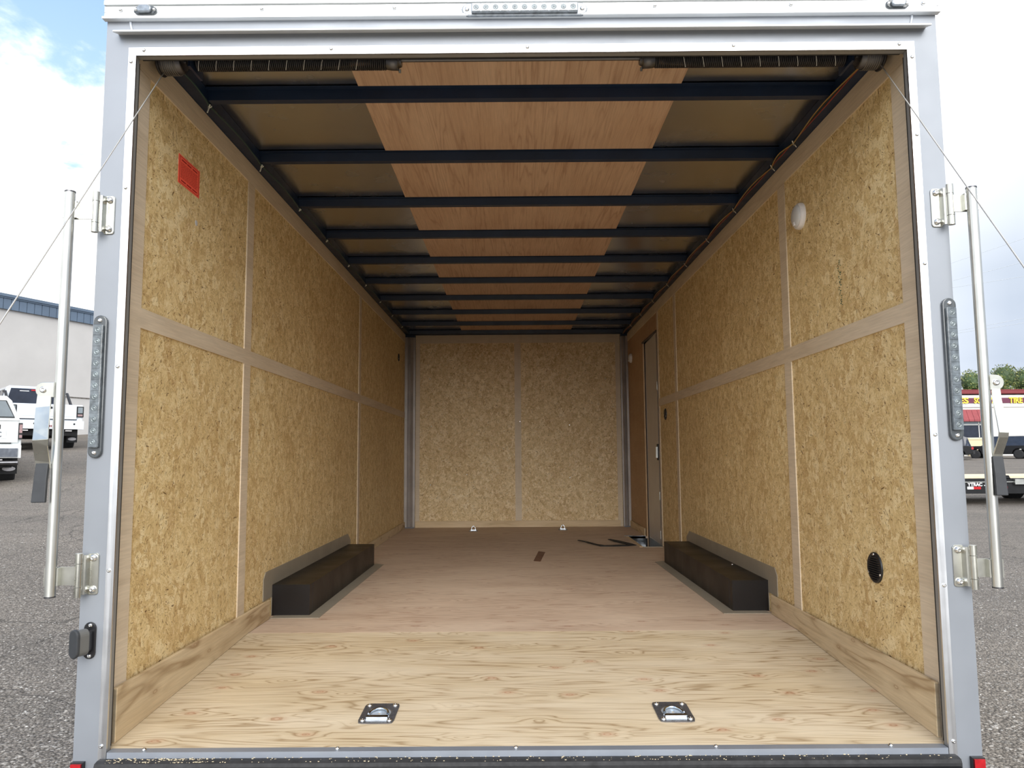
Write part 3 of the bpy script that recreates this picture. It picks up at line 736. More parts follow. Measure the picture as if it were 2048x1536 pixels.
# ------------------------------------------------------------------ wheel boxes
def wheel_box(s, y0, y1, xi, label):
    t = thing('wheel_box', label, 'wheel box', (s*1.13, (y0+y1)/2, ZF))
    a, b_ = sorted((s*xi, s*(HW-.002)))
    obj('cover', bevel(box(BM(), a, b_, y0, y1, ZF+.001, .2155), .003, 2), 'box_black', t)
    bm = BM(); c, d = sorted((s*(xi-.0008), s*(xi+.0002))); box(bm, c, d, y0+.055, y0+.060, ZF+.004, .212); obj('side_seam', bm, 'trim_black', t)
    fy = y0-.062
    poly = [(s*1.205, fy), (s*(xi-.062), fy), (s*(xi-.066), y1+.02), (s*(xi-.01), y1+.06), (s*1.21, y1+.06), (s*1.21, y0), (s*1.205, y0)]
    obj('floor_flange', prism(BM(), poly, 2, ZF+.0002, ZF+.0022), 'flashing', t)
    a, b_ = sorted((s*(HW-.0008), s*(HW-.0042)))
    poly = [(y0-.13, .158), (y0-.13, .258), (y0-.10, .290), (y1-.02, .290), (y1+.07, .240), (y1+.07, ZF+.003), (y0-.001, ZF+.003), (y0-.001, .158)]
    obj('wall_flashing', prism(BM(), poly, 0, a, b_), 'flashing', t)
    if s > 0: put_screw(t, (1.20, 2.10, .2155), (0, 0, 1), .008, .004)
    return t
wheel_box(-1, 1.52, 3.21, 1.036, 'long black wheel box along the left wall')
wheel_box(1, 1.56, 3.25, 1.043, 'long black wheel box along the right wall')

# ------------------------------------------------------------------ tie-down rings
def tie_down(cx, cy, label, zc, slope, rot=0., up=False, k=1.):
    t = thing('tie_down_ring', label, 'tie-down', (cx, cy, zc), rot, local=True)
    t.rotation_euler = (slope, 0, rot); hw_, hl = .056*k, .078*k
    # plate with a round recess: annular sheet between rounded rectangle and circle
    n = 40; R0 = .040*k; bm = BM(); inner, outer, low, cup = [], [], [], []
    def rr(a):
        c, s_ = math.cos(a), math.sin(a); r = 1/max(abs(c)/hw_, abs(s_)/hl)
        x, y = c*r, s_*r; rc = .014*k
        dx, dy = abs(x)-(hw_-rc), abs(y)-(hl-rc)
        if dx > 0 and dy > 0:
            m_ = math.hypot(dx, dy); x = math.copysign(hw_-rc+dx/m_*rc, x); y = math.copysign(hl-rc+dy/m_*rc, y)
        return x, y
    for i in range(n):
        a = 2*PI*i/n; x, y = rr(a)
        low.append(bm.verts.new((x, y, -.001))); outer.append(bm.verts.new((x, y, .003)))
        inner.append(bm.verts.new((R0*math.cos(a), R0*1.05*math.sin(a), .0035)))
        cup.append(bm.verts.new((R0*.93*math.cos(a), R0*.98*math.sin(a), .0012)))
    for A, B in ((low, outer), (outer, inner), (inner, cup)):
        for i in range(n): bm.faces.new((A[i], A[(i+1) % n], B[(i+1) % n], B[i]))
    obj('plate', bm, 'plate_steel', t)
    bm = BM(); rings = []
    for r, z in ((.93, .0012), (.8, -.004), (.62, -.009), (.4, -.012), (.1, -.013)):
        rings.append([bm.verts.new((R0*r*math.cos(2*PI*i/n), R0*r*1.05*math.sin(2*PI*i/n), z+.0135)) for i in range(n)])
    # shallow dish standing just proud of the board, since the board itself is not cut
    for A, B in zip(rings, rings[1:]):
        for i in range(n): f = bm.faces.new((A[i], A[(i+1) % n], B[(i+1) % n], B[i])); f.smooth = True
    bmesh.ops.scale(bm, vec=(1, 1, .17), verts=bm.verts)
    obj('recess_dish', bm, 'dish_zinc', t)
    if not up:
        pts = [(.030*k*math.cos(a), -.018*k+.046*k*math.sin(a), .0065) for a in [PI*i/16 for i in range(17)]]
    else:
        pts = [(.026*k*math.cos(a), .006*math.sin(a), .006+.050*k*math.sin(a)) for a in [PI*i/16 for i in range(17)]]
    obj('ring', tube(BM(), pts, .0042*k, 8), 'bright_zinc', t)
    obj('hinge_bar', bevel(box(BM(), -.034*k, .034*k, -.050*k if not up else -.006, -.034*k if not up else .006, .003, .010), .002, 2), 'bright_zinc', t)
    for sx in (-1, 1):
        for sy in (-1, 1): obj('bolt', screw(BM(), (sx*.042*k, sy*.060*k, .003), (0, 0, 1), .0085*k, .006), 'screw', t)
sl = math.atan(ZF/1.16)
tie_down(-.468, .263, 'left recessed metal tie-down ring in the pale floor near the opening', .002+ZF*.263/1.16, sl)
tie_down(.472, .262, 'right recessed metal tie-down ring in the pale floor near the opening', .002+ZF*.262/1.16, sl)
tie_down(-.458, 5.62, 'left tie-down ring at the foot of the front wall', ZF+.002, 0, up=True, k=.8)
tie_down(.470, 5.68, 'right tie-down ring at the foot of the front wall', ZF+.002, 0, up=True, k=.8)

# loose things on the floor
bm = BM(); prism(bm, [(.105, 3.36), (.155, 3.33), (.212, 3.86), (.160, 3.92)], 2, ZF+.0002, ZF+.0016)
tag(obj('floor_patch', bm, 'tape_brown'), 'small dark brown rectangular patch on the middle of the floor', 'patch')
bm = ribbon(BM(), [(.535, 4.56, ZF+.016), (.600, 4.50, ZF+.008), (.660, 4.34, ZF+.005), (.715, 4.235, ZF+.004), (.80, 4.235, ZF+.004), (.90, 4.255, ZF+.004), (.975, 4.275, ZF+.004), (.945, 4.36, ZF+.006), (.885, 4.50, ZF+.01), (.82, 4.63, ZF+.014)], [.02, .03, .035, .07, .085, .09, .07, .06, .06, .03], (0, 0, 1), .005)
tag(obj('rubber_offcut', bm, 'rubber'), 'bent black rubber offcut lying on the floor by the side door', 'offcut')

# ------------------------------------------------------------------ lights on the rear frame
def lamp_bar(name, cx, cz, hl, vertical, label, lens, n_led, hw_=.0205, rimm='lens_rim'):
    t = thing(name, label, 'light', (cx, -.004, cz))
    def st(w, l): return stadium(cx, cz, w, l) if vertical else stadium(cx, cz, l, w)
    y0 = 0. if vertical else -.010
    bm = BM(); prism(bm, st(hw_, hl), 1, y0-.0105, y0+.002); bevel(bm, .003, 2); obj('base', bm, rimm, t)
    ll = hl - .030
    r = rrect(cx, cz, hw_*.72, ll, .004) if vertical else rrect(cx, cz, ll, hw_*.72, .004)
    bm = BM(); prism(bm, r, 1, y0-.021, y0-.010); bevel(bm, .0025, 2); obj('lens', bm, lens, t)
    for i in range(n_led):
        q = -ll + 2*ll*(i+.5)/n_led; c = (cx, y0-.021, cz+q) if vertical else (cx+q, y0-.021, cz)
        w, l = hw_*.60, ll/n_led*.86
        cell = box(BM(), c[0]-w, c[0]+w, y0-.0222, y0-.0208, c[2]-l, c[2]+l) if vertical else box(BM(), c[0]-l, c[0]+l, y0-.0222, y0-.0208, c[2]-w, c[2]+w)
        d = obj('lens_cell', bevel(cell, .0006, 1), lens, t)
        obj('led', lathe(BM(), [(.001, .0085), (.0022, .0075), (.0018, .0055), (.0008, .0045), (.0022, .003), (.0026, .001)], c, (0, -1, 0), 16), 'led', d)
    for q in (-1, 1):
        c = (cx, y0-.0105, cz+q*(hl-.016)) if vertical else (cx+q*(hl-.016), y0-.0105, cz)
        put_screw(t, c, (0, -1, 0), .007, .004)
    return t
lamp_bar('tail_light', -1.269, 1.052, .2135, True, 'upright smoked LED tail light on the left post', 'lens_smoke', 11)
lamp_bar('tail_light', 1.276, 1.086, .2135, True, 'upright smoked LED tail light on the right post', 'lens_smoke', 11)
lamp_bar('brake_light', .012, 2.218, .195, False, 'long horizontal clear LED brake light centred above the opening', 'lens_clear', 11, .0205, 'lens_clear')
def marker(cx, label):
    t = thing('marker_light', label, 'light', (cx, -.01, 2.234)); w = .035
    pts = [(cx-w, 2.221), (cx-w*.72, 2.213), (cx+w*.72, 2.213), (cx+w, 2.221), (cx+w, 2.233), (cx+w*.6, 2.242), (cx-w*.6, 2.242), (cx-w, 2.233)]
    obj('base', bevel(prism(BM(), pts, 1, -.018, -.010), .002, 1), 'lens_rim', t)
    pts = [(cx+(x-cx)*.62, 2.2275+(z-2.2275)*.8) for x, z in pts]
    obj('lens', bevel(prism(BM(), pts, 1, -.028, -.017), .003, 2), 'lens_clear', t)
    for q in (-1, 1): put_screw(t, (cx+q*w*.80, -.018, 2.2275), (0, -1, 0), .005, .004)
marker(-1.170, 'small oval marker light at the upper left corner of the roof edge')
marker(1.171, 'small oval marker light at the upper right corner of the roof edge')
def reflector(x0, x1, label):
    t = thing('red_reflector', label, 'reflector', ((x0+x1)/2, -.006, -.05))
    obj('housing', bevel(box(BM(), x0, x1, -.014, 0, -.13, -.021), .003, 2), 'plastic_black', t)
    obj('lens', bevel(box(BM(), x0+.003, x1-.003, -.020, -.012, -.126, -.024), .003, 2), 'red_lens', t)
reflector(-1.2935, -1.2585, 'small red reflector at the foot of the left post')
reflector(1.258, 1.2935, 'small red reflector at the foot of the right post')

# ------------------------------------------------------------------ lock bars, hinges and handles
def bar_hinge(s, z, xb, label):
    """hinge screwed on the post; its arm carries the swung out lock bar at x = s*xb"""
    t = thing('bar_hinge', label, 'hinge', (s*1.27, -.005, z)); X = lambda a: s*a
    pl = rrect(X(1.2605), z, .0168, .060, .009)
    obj('mounting_plate', bevel(prism(BM(), pl, 1, -.0045, 0.), .0012, 1), 'zinc_plate', t)
    bm = BM(); a, b_ = sorted((X(1.276), X(1.288)))
    prism(bm, [(X(1.272), -.0045), (X(1.273), -.012), (X(1.277), -.018), (X(1.284), -.022), (X(1.284), -.026), (X(1.273), -.020), (X(1.268), -.0045)], 2, z-.056, z+.056)
    obj('raised_rib', bm, 'zinc_plate', t)
    bm = BM()
    for z0, z1 in ((z+.034, z+.062), (z-.062, z-.034)): obj('fixed_knuckle', tube(BM(), [(X(1.285), -.033, z0), (X(1.285), -.033, z1)], .0105, 16), 'zinc_plate', t)
    obj('swing_knuckle', tube(BM(), [(X(1.285), -.033, z-.0325), (X(1.285), -.033, z+.0325)], .0108, 16), 'zinc_plate', t)
    a, b_ = sorted((X(1.288), X(xb+.021))); obj('arm', bevel(box(BM(), a, b_, -.0453, -.0415, z-.026, z+.026), .001, 1), 'zinc_plate', t)
    for q in (-1, 1):
        a, b_ = sorted((X(xb+q*.0155), X(xb+q*.0205))); obj('bar_tab', bevel(box(BM(), a, b_, -.060, -.0453, z-.025, z+.025), .001, 1), 'zinc_plate', t)
    for dz in (.046, -.044): obj('bolt_head', screw(BM(), (X(1.2585), -.0045, z+dz), (0, -1, 0), .0105, .009), 'screw', t)
XB_L, XB_R = 1.348, 1.333
bar_hinge(-1, 1.576, XB_L, 'upper zinc hinge holding the lock bar on the left post')
bar_hinge(-1, .503, XB_L, 'lower zinc hinge holding the lock bar on the left post')
bar_hinge(1, 1.579, XB_R, 'upper zinc hinge holding the lock bar on the right post')
bar_hinge(1, .510, XB_R, 'lower zinc hinge holding the lock bar on the right post')
def lock_bar(s, xb, z0, z1, zh, label):
    X = s*xb; t = thing('lock_bar', label, 'bar', (X, -.06, z0))
    obj('tube', tube(BM(), [(X, -.060, z0), (X, -.060, z0+(z1-z0)*.5), (X, -.060, z1)], .0145, 24), 'zinc_tube', t)
    obj('end_cap', tube(BM(), [(X, -.060, z1-.002), (X, -.060, z1+.002)], .0152, 24), 'dark_steel', t)
    obj('end_cap', tube(BM(), [(X, -.060, z0-.003), (X, -.060, z0+.001)], .0148, 24), 'dark_steel', t)
    # pivot bracket and handle
    bl = .040 if s < 0 else .025
    xo = X + s*(bl-.001)
    pts = [(X+s*.008, zh-.022), (X+s*bl, zh-.022)] + [(X+s*bl+s*.022*math.sin(a), zh-.022*math.cos(a)) for a in [PI*k/8 for k in range(1, 8)]] + [(X+s*bl, zh+.022), (X+s*.008, zh+.022)]
    obj('handle_bracket', bevel(prism(BM(), pts, 1, -.0765, -.072), .001, 1), 'zinc_plate', t)
    obj('pivot_bolt', lathe(BM(), [(0, .009), (.003, .009), (.005, .006), (.003, .003)], (xo, -.0765, zh), (0, -1, 0), 14), 'screw', t)
    k = 1.28 if s < 0 else .78
    xs_ = xo - s*.002
    off = (0, .002, .012, .017, .015, .008, .007) if s < 0 else (-.002, .0, .004, .006, .006, .008, .008)
    yz = [(-.070, zh+.016), (-.078, zh-.05), (-.098, zh-.115), (-.107, zh-.145), (-.104, zh-.158), (-.078, zh-.205), (-.074, zh-.225)]
    path = [(xs_ - s*o_, y, z) for o_, (y, z) in zip(off, yz)]
    obj('handle', bevel(ribbon(BM(), path, [w*k for w in (.030, .033, .034, .035, .035, .034, .034)], (0, 1, 0), .0045), .0008, 1), 'zinc_plate', t)
    gx_ = xs_ - s*(.008 if s < 0 else .010); gk = 1. if s < 0 else .82
    obj('grip', bevel(ribbon(BM(), [(gx_, -.076, zh-.212), (gx_, -.082, zh-.26), (gx_-s*.001, -.088, zh-.322)], [.036*gk, .037*gk, .040*gk], (0, 1, 0), .010), .002, 2), 'grip_black', t)
lock_bar(-1, XB_L, .449, 1.629, 1.036, 'round zinc lock bar with black grip handle hanging beside the left post')
lock_bar(1, XB_R, .459, 1.620, 1.038, 'round zinc lock bar with black grip handle hanging beside the right post')

# door holder on the left post
t = thing('door_holder', 'black oval door holder knob low on the left post', 'door holder', (-1.262, -.005, .315))
pl = stadium(-1.2605, .314, .0175, .052)
obj('base_plate', bevel(prism(BM(), pl, 1, -.006, 0), .002, 1), 'plastic_black', t)
bm = BM(); prism(bm, rrect(-1.262, .315, .013, .030, .008), 1, -.028, -.005); obj('stem', bm, 'plastic_black', t)
R_ = Matrix.Rotation(math.radians(-27), 4, 'Z')
def tilt(bm, c):
    bmesh.ops.translate(bm, vec=-Vector(c), verts=bm.verts); bmesh.ops.transform(bm, matrix=R_, verts=bm.verts); bmesh.ops.translate(bm, vec=Vector(c), verts=bm.verts); return bm
c = (-1.268, -.034, .315)
obj('knob_body', tilt(bevel(prism(BM(), stadium(-1.268, .315, .017, .037), 1, -.050, -.018), .004, 2), c), 'knob_grey', t)
obj('knob_face', tilt(bevel(prism(BM(), stadium(-1.268, .315, .019, .040), 1, -.058, -.048), .003, 2), c), 'grip_black', t)
for dz in (.043, -.043): put_screw(t, (-1.2585, -.006, .314+dz), (0, -1, 0), .006, .004)

# ------------------------------------------------------------------ outdoors, left: warehouse
def local_thing(name, label, cat, loc, rz, group=None): return thing(name, label, cat, loc, rz, group, local=True)
wa = math.atan2(4.1, 1.65)
wh = local_thing('warehouse', 'long pale grey warehouse with steel blue roof edge behind the white trucks', 'building', (-21.63, 28.7, 0), wa)
# local x runs along the wall away from the camera, local y to the left into the building
obj('wall', box(BM(), -14, 46, 0, 22, .2, 3.62), 'warehouse_wall', wh)
obj('upper_wall', box(BM(), -14, 46, -.05, 22, 3.66, 7.2), 'warehouse_wall', wh)
obj('wall_joint', box(BM(), -14, 46, -.015, 21.9, 3.61, 3.67), 'stone_grey', wh)
obj('roof', prism(BM(), [(-.2, 7.70), (11, 8.6), (22.2, 7.70), (22.2, 7.6), (-.2, 7.6)], 0, -14.2, 46.2), 'fascia_blue', wh)
obj('eave_cap', box(BM(), -14.2, 46.2, -.24, -.08, 7.66, 7.78), 'fascia_blue', wh)
obj('fascia_back', box(BM(), -14, 46, -.08, -.04, 7.16, 7.68), 'fascia_blue', wh)
pm = bevel(box(BM(), .012, .328, -.16, -.08, 7.14, 7.665), .008, 1); first = None
for i in range(46):
    if first is None: first = obj('fascia_panel', pm, 'fascia_blue', wh); o = first
    else: o = link('fascia_panel', first.data, wh)
    o.location = (-3 + .34*i, 0, 0)
bm = BM()
for i in range(90): box(bm, 12.7+.36*i, 13.02+.36*i, -.16, -.08, 7.14, 7.665)
obj('far_fascia', bm, 'fascia_blue', wh, kind='stuff')

# ------------------------------------------------------------------ vehicles
def wheel(parent, x, y, r, w, rimm='rim_metal'):
    s = 1 if x > 0 else -1
    o = obj('tyre', lathe(BM(), [(-w/2, r*.62), (-w/2, r*.9), (-w/2+.04, r), (w/2-.04, r), (w/2, r*.9), (w/2, r*.62)], (x, y, r), (1, 0, 0), 28), 'tyre', parent)
    obj('wheel_rim', lathe(BM(), [(-w/2+.03, r*.3), (-w/2+.02, r*.64), (w/2-.02, r*.64), (w/2-.03, r*.3)], (x, y, r), (1, 0, 0), 20), rimm, o)
def loft(bm, secs):
    """secs: list of closed loops (same count)"""
    R = [[bm.verts.new(p) for p in s_] for s_ in secs]; n = len(R[0])
    for A, B in zip(R, R[1:]):
        for k in range(n): bm.faces.new((A[k], A[(k+1) % n], B[(k+1) % n], B[k]))
    bm.faces.new(R[0][::-1]); bm.faces.new(R[-1]); bmesh.ops.recalc_face_normals(bm, faces=bm.faces); return bm
def pickup(label, loc, rz, paint, kind):
    t = local_thing('pickup_truck', label, 'truck', loc, rz)
    lift = .0 if kind == 'canopy' else .06
    def zz(*a): return [v+lift for v in a]
    rail = 1.38+lift; bot = .78+lift
    # bed: side profile with wheel arch, tapering a little to the top
    def side(y0, y1, z0, z1, yw, rw):
        p = [(y0, z0), (y0, z1), (y1, z1), (y1, z0)]
        p += [(yw+rw*math.cos(a), max(z0, .47+rw*math.sin(a))) for a in [PI*k/10 for k in range(11)] if .47+rw*math.sin(a) > z0]
        return p
    bm = BM(); prism(bm, side(.10, 2.05, .70+lift, rail, 1.25, .56), 0, -1.0, 1.0); obj('bed', bevel(bm, .035, 2), paint, t)
    obj('tailgate', bevel(box(BM(), -.80 if kind != 'canopy' else -.93, .80 if kind != 'canopy' else .93, .045, .11, .92+lift, rail-.02), .02, 2), paint, t)
    bm = BM(); box(bm, -.72, -.12, .035, .05, 1.0+lift, 1.18+lift); box(bm, .12, .72, .035, .05, 1.0+lift, 1.18+lift); obj('tailgate_crease', bevel(bm, .008, 1), paint, t)
    obj('tailgate_gap', box(BM(), -.82, .82, .07, .12, .895+lift, .925+lift), 'trim_black', t)
    obj('tailgate_handle', bevel(box(BM(), -.13, .13, .03, .05, 1.235+lift, 1.30+lift), .01, 1), 'trim_black', t)
    for s in (-1, 1):
        a, b_ = sorted((s*(.815 if kind != 'canopy' else .94), s*1.008)); tl = obj('tail_lamp', bevel(box(BM(), a, b_, .055, .26, .99+lift, 1.33+lift), .02, 2), 'trim_black', t)
        a, b_ = sorted((s*(.84 if kind != 'canopy' else .95), s*(.975 if kind != 'canopy' else 1.003))); obj('lamp_lens', bevel(box(BM(), a, b_, .045, .07, 1.12+lift, 1.30+lift), .01, 1), 'glass_grey' if kind != 'canopy' else 'tail_lens', tl)
        obj('lamp_lens', bevel(box(BM(), a, b_, .045, .07, 1.02+lift, 1.08+lift), .01, 1), 'tail_lens', tl)
    b = obj('rear_bumper', bevel(box(BM(), -.99, .99, -.10, .14, .60+lift, .86+lift), .04, 2), paint, t)
    for x in (-.72, -.36, .36, .72): obj('parking_sensor', lathe(BM(), [(0, .03), (.006, .025)], (x, -.10, .76+lift), (0, -1, 0), 10), 'trim_black', b)
    pl = obj('licence_plate', box(BM(), -.155, .155, -.112, -.102, .63+lift, .78+lift), 'plate_white', t)
    bm = BM()
    for i in range(6): box(bm, -.12+.04*i, -.094+.04*i, -.1145, -.112, .66+lift, .72+lift)
    obj('plate_marks', bm, 'maroon', pl)
    obj('chassis', box(BM(), -.85, .85, .05, 5.3, .40+lift, .72+lift), 'under_black', t)
    obj('tow_hitch', box(BM(), -.06, .06, -.12, .1, .42+lift, .52+lift), 'under_black', t)
    for s in (-1, 1):
        obj('step_lamp', box(BM(), *sorted((s*.50, s*.68)), -.02, .03, .535+lift, .575+lift), 'lamp_white', t)
        mf = obj('mud_flap', box(BM(), *sorted((s*.68, s*.98)), .60, .615, .26, .70+lift), 'trim_black', t)
        obj('flap_badge', prism(BM(), [(s*.83+.12*math.cos(a), .37+.05*math.sin(a)) for a in [2*PI*k/14 for k in range(14)]], 1, .592, .60), 'plate_white', mf)
    # cab
    zb, zt = rail-.04, (1.98 if kind == 'canopy' else 2.09)+lift
    def ring(y, w, z0, z1, w2): return [(-w, y, z0), (w, y, z0), (w2, y, z1-.06), (w2-.09, y, z1), (-w2+.09, y, z1), (-w2, y, z1-.06)]
    bm = BM(); prism(bm, side(2.08, 5.75, .62+lift, 1.30+lift, 5.0, .56), 0, -.98, .98); obj('lower_body', bevel(bm, .04, 2), paint, t)
    bm = loft(BM(), [ring(2.10, .90, zb, zt-.10, .76), ring(2.35, .92, zb, zt, .76), ring(3.6, .92, zb, zt+.01, .76), ring(4.05, .92, zb, zt-.06, .73), ring(4.65, .92, zb-.1, zb+.08, .84)])
    cab = obj('cab', bm, paint, t)
    q = loft(BM(), [[(-.80, 2.085, zb+.05), (.80, 2.085, zb+.05), (.66, 2.15, zt-.11), (-.66, 2.15, zt-.11)], [(-.80, 2.06, zb+.05), (.80, 2.06, zb+.05), (.66, 2.09, zt-.10), (-.66, 2.09, zt-.10)]])
    obj('rear_window', q, 'glass_dark', cab)
    obj('window_decal', box(BM(), -.42, -.16, 2.075, 2.083, zt-.19, zt-.17), 'letter_white', cab)
    obj('high_brake_light', box(BM(), -.10, .10, 2.05, 2.09, zt-.17, zt-.13), 'red_lens', cab)
    for s in (-1, 1):
        for y0, y1 in ((2.42, 3.05), (3.12, 3.95)):
            bm = loft(BM(), [[(s*.925, y0, zb+.07), (s*.925, y1+(.25 if y1 > 3.5 else 0), zb+.07), (s*.785, y1, zt-.12), (s*.785, y0+.05, zt-.12)], [(s*.90, y0, zb+.07), (s*.90, y1+(.25 if y1 > 3.5 else 0), zb+.07), (s*.76, y1, zt-.12), (s*.76, y0+.05, zt-.12)]])
            obj('side_window', bm, 'glass_dark', cab)
        obj('mirror', bevel(box(BM(), *sorted((s*.98, s*1.2)), 4.1, 4.2, 1.30+lift, 1.58+lift), .03, 2), paint, t)
    for x, y in ((-.82, 1.25), (.82, 1.25), (-.82, 5.0), (.82, 5.0)): wheel(t, x, y, .43+lift*.5, .30)
    if kind == 'canopy':
        def cr(y, zt_): return [(-.96, y, rail), (.96, y, rail), (.80, y, zt_-.10), (.70, y, zt_), (-.70, y, zt_), (-.80, y, zt_-.10)]
        cn = obj('canopy', loft(BM(), [cr(.09, 1.86), cr(.16, 1.90), cr(2.0, 1.93)]), paint, t)
        q = loft(BM(), [[(-.86, .088, rail+.06), (.86, .088, rail+.06), (.70, .088, 1.80), (-.70, .088, 1.80)], [(-.86, .070, rail+.06), (.86, .070, rail+.06), (.70, .070, 1.80), (-.70, .070, 1.80)]])
        obj('canopy_frame', q, 'trim_black', cn)
        q = loft(BM(), [[(-.84, .072, rail+.08), (.84, .072, rail+.08), (.685, .072, 1.785), (-.685, .072, 1.785)], [(-.84, .062, rail+.08), (.84, .062, rail+.08), (.685, .062, 1.785), (-.685, .062, 1.785)]])
        obj('canopy_window', q, 'glass_grey', cn)
        obj('canopy_handle', bevel(box(BM(), -.12, .12, .03, .065, rail+.16, rail+.22), .01, 1), 'chrome', cn)
        text_mesh('badge_letters', 'GMC', 'chrome', t, .42, .12, Matrix.Translation((.22, .030, 1.03)), .012, .02)
        obj('dealer_badge', bevel(box(BM(), .34, .62, .036, .046, 1.20, 1.29), .01, 1), 'trim_black', t)
        obj('bumper_step', bevel(box(BM(), .45, .93, -.13, -.06, .62, .80), .02, 1), 'chrome', t)
        obj('exhaust_tip', tube(BM(), [(.55, -.02, .50), (.95, -.10, .50)], .05, 12), 'dark_steel', t)
    else:
        # sail shaped sport bar behind the cab and a white panel under the emblem
        for s in (-1, 1):
            a, b_ = sorted((s*.84, s*.90)); obj('sport_bar', bevel(prism(BM(), [(.95, rail-.01), (1.15, rail-.01), (1.75, 1.86), (2.05, 1.90), (2.05, 1.96), (1.68, 1.93)], 0, a, b_), .01, 1), 'trim_black', t)
        e = obj('emblem_panel', bevel(box(BM(), -.17, .17, .030, .046, 1.0+lift, 1.22+lift), .01, 1), paint, t)
        sh = [(-.085, 1.17), (-.03, 1.20), (.03, 1.20), (.085, 1.17), (.06, 1.08), (0, 1.02), (-.06, 1.08)]
        obj('emblem_shield', prism(BM(), [(x, z+lift) for x, z in sh], 1, .020, .031), 'trim_black', e)
        hd = [(-.018, 1.05), (-.03, 1.12), (-.06, 1.12), (-.055, 1.165), (-.02, 1.17), (0, 1.15), (.02, 1.17), (.055, 1.165), (.06, 1.12), (.03, 1.12), (.018, 1.05)]
        obj('emblem_head', prism(BM(), [(x, z+lift) for x, z in hd], 1, .014, .021), 'chrome', e)
        for s in (-1, 1): obj('roof_rack_rail', tube(BM(), [(s*.70, 2.5, 2.07), (s*.70, 3.8, 2.08)], .018, 8), 'trim_black', t)
    return t
tx, ty = -14.48, 20.9
pickup('white crew cab pickup with dark sport bar parked before the grey warehouse', (tx, ty, gz(tx, ty)), math.radians(43), 'body_white', 'sport')
gx, gy = -11.17, 12.9
pickup('white pickup with grey windowed canopy cut off by the left edge of the photo', (gx, gy, gz(gx, gy)), math.radians(37), 'body_white_warm', 'canopy')

def suv(label, loc, rz, paint):
    t = local_thing('parked_car', label, 'car', loc, rz)
    bm = BM(); prism(bm, [(0, .45), (.02, .95), (.3, 1.0), (4.3, .98), (4.75, .8), (4.75, .35), (4.3, .35)] + [(3.75+.42*math.cos(a), .35+.42*math.sin(a)) for a in [PI*k/8 for k in range(9)]] + [(.95+.42*math.cos(a), .35+.42*math.sin(a)) for a in [PI*k/8 for k in range(9)]] + [(.3, .35)], 0, -.92, .92)
    obj('body', bevel(bm, .04, 2), paint, t)
    bm = loft(BM(), [[(-.86, .12, .97), (.86, .12, .97), (.70, .35, 1.62), (-.70, .35, 1.62)], [(-.86, .5, .97), (.86, .5, .97), (.70, .6, 1.70), (-.70, .6, 1.70)], [(-.86, 2.8, .97), (.86, 2.8, .97), (.70, 2.5, 1.70), (-.70, 2.5, 1.70)], [(-.86, 3.4, .97), (.86, 3.4, .97), (.80, 3.3, 1.02), (-.80, 3.3, 1.02)]])
    obj('cabin', bm, 'glass_dark', t)
    obj('rear_bumper', bevel(box(BM(), -.9, .9, -.09, .08, .42, .66), .03, 2), 'plastic_black', t)
    for s in (-1, 1): obj('tail_lamp', bevel(box(BM(), *sorted((s*.70, s*.925)), -.015, .12, .74, .92), .02, 1), 'red_lens', t)
    obj('licence_plate', box(BM(), -.2, .2, -.02, .0, .74, .86), 'plate_white', t)
    for x, y in ((-.78, .95), (.78, .95), (-.78, 3.75), (.78, 3.75)): wheel(t, x, y, .35, .24)
    return t
suv('dark car parked before the tire shop, left of the right lock bar', (33.6, 53, gz(33.6, 53)), math.radians(62), 'black_steel')
suv('dark car parked before the tire shop, right of the black grip', (38.9, 54, gz(38.9, 54)), math.radians(48), 'black_steel')

# flatbed trailer
ft = local_thing('flatbed_trailer', 'low black flatbed trailer with pale wooden deck parked across the lot on the right', 'trailer', (12.0, 18.3, gz(12, 18.3)), 0)
zt = .74
obj('side_beam', bevel(box(BM(), -1.2, 5.2, 0, .12, .31, .72), .01, 1), 'black_steel', ft)
obj('far_beam', bevel(box(BM(), -1.2, 5.2, 2.3, 2.42, .31, .72), .01, 1), 'black_steel', ft)
obj('end_beam', box(BM(), -1.25, -1.15, 0, 2.42, .35, .70), 'black_steel', ft)
for i in range(11): obj('deck_board', box(BM(), -1.2, 1.35 if i == 0 else 5.2, .13+.2*i, .32+.2*i, .71, .775), 'deck_wood', ft)
obj('rub_rail', box(BM(), -1.2, 5.2, -.03, 0, .615, .635), 'galvanised', ft)
bm = prism(BM(), [(1.15, .70), (1.45, .70), (1.40, .80), (1.18, .80)], 1, 0, .3); obj('winch_cover', bm, 'black_steel', ft)
obj('winch', bevel(box(BM(), 1.50, 1.85, -.10, .05, .56, .70), .02, 1), 'galvanised', ft)
obj('reflector', box(BM(), .25, .42, -.012, .0, .43, .50), 'letter_white', ft)
obj('reflector', box(BM(), .42, .62, -.012, .0, .43, .50), 'red_lens', ft)
obj('reflector', box(BM(), 1.26, 1.34, -.012, .0, .43, .50), 'red_lens', ft)
text_mesh('side_lettering', 'YTRAC', 'letter_white', ft, .40, .095, Matrix.Translation((.26, -.008, .512)), .01, .035)
obj('small_lettering', box(BM(), .71, .80, -.008, 0, .52, .54), 'letter_white', ft)
for x in (2.9, 3.75):
    for y in (.3, 2.1): wheel(ft, 0, 0, .36, .24); bpy.context.view_layer.update()
# move the four wheels just made to their axles (made as lathe about x: turn them to roll along the deck)
k = 0
for c in [c for c in ft.children if c.name.startswith('tyre')]:
    x, y = [(2.9, .2), (2.9, 2.2), (3.75, .2), (3.75, 2.2)][k]; k += 1
    c.matrix_local = Matrix.Translation((x, y, 0)) @ Matrix.Rotation(PI/2, 4, 'Z')

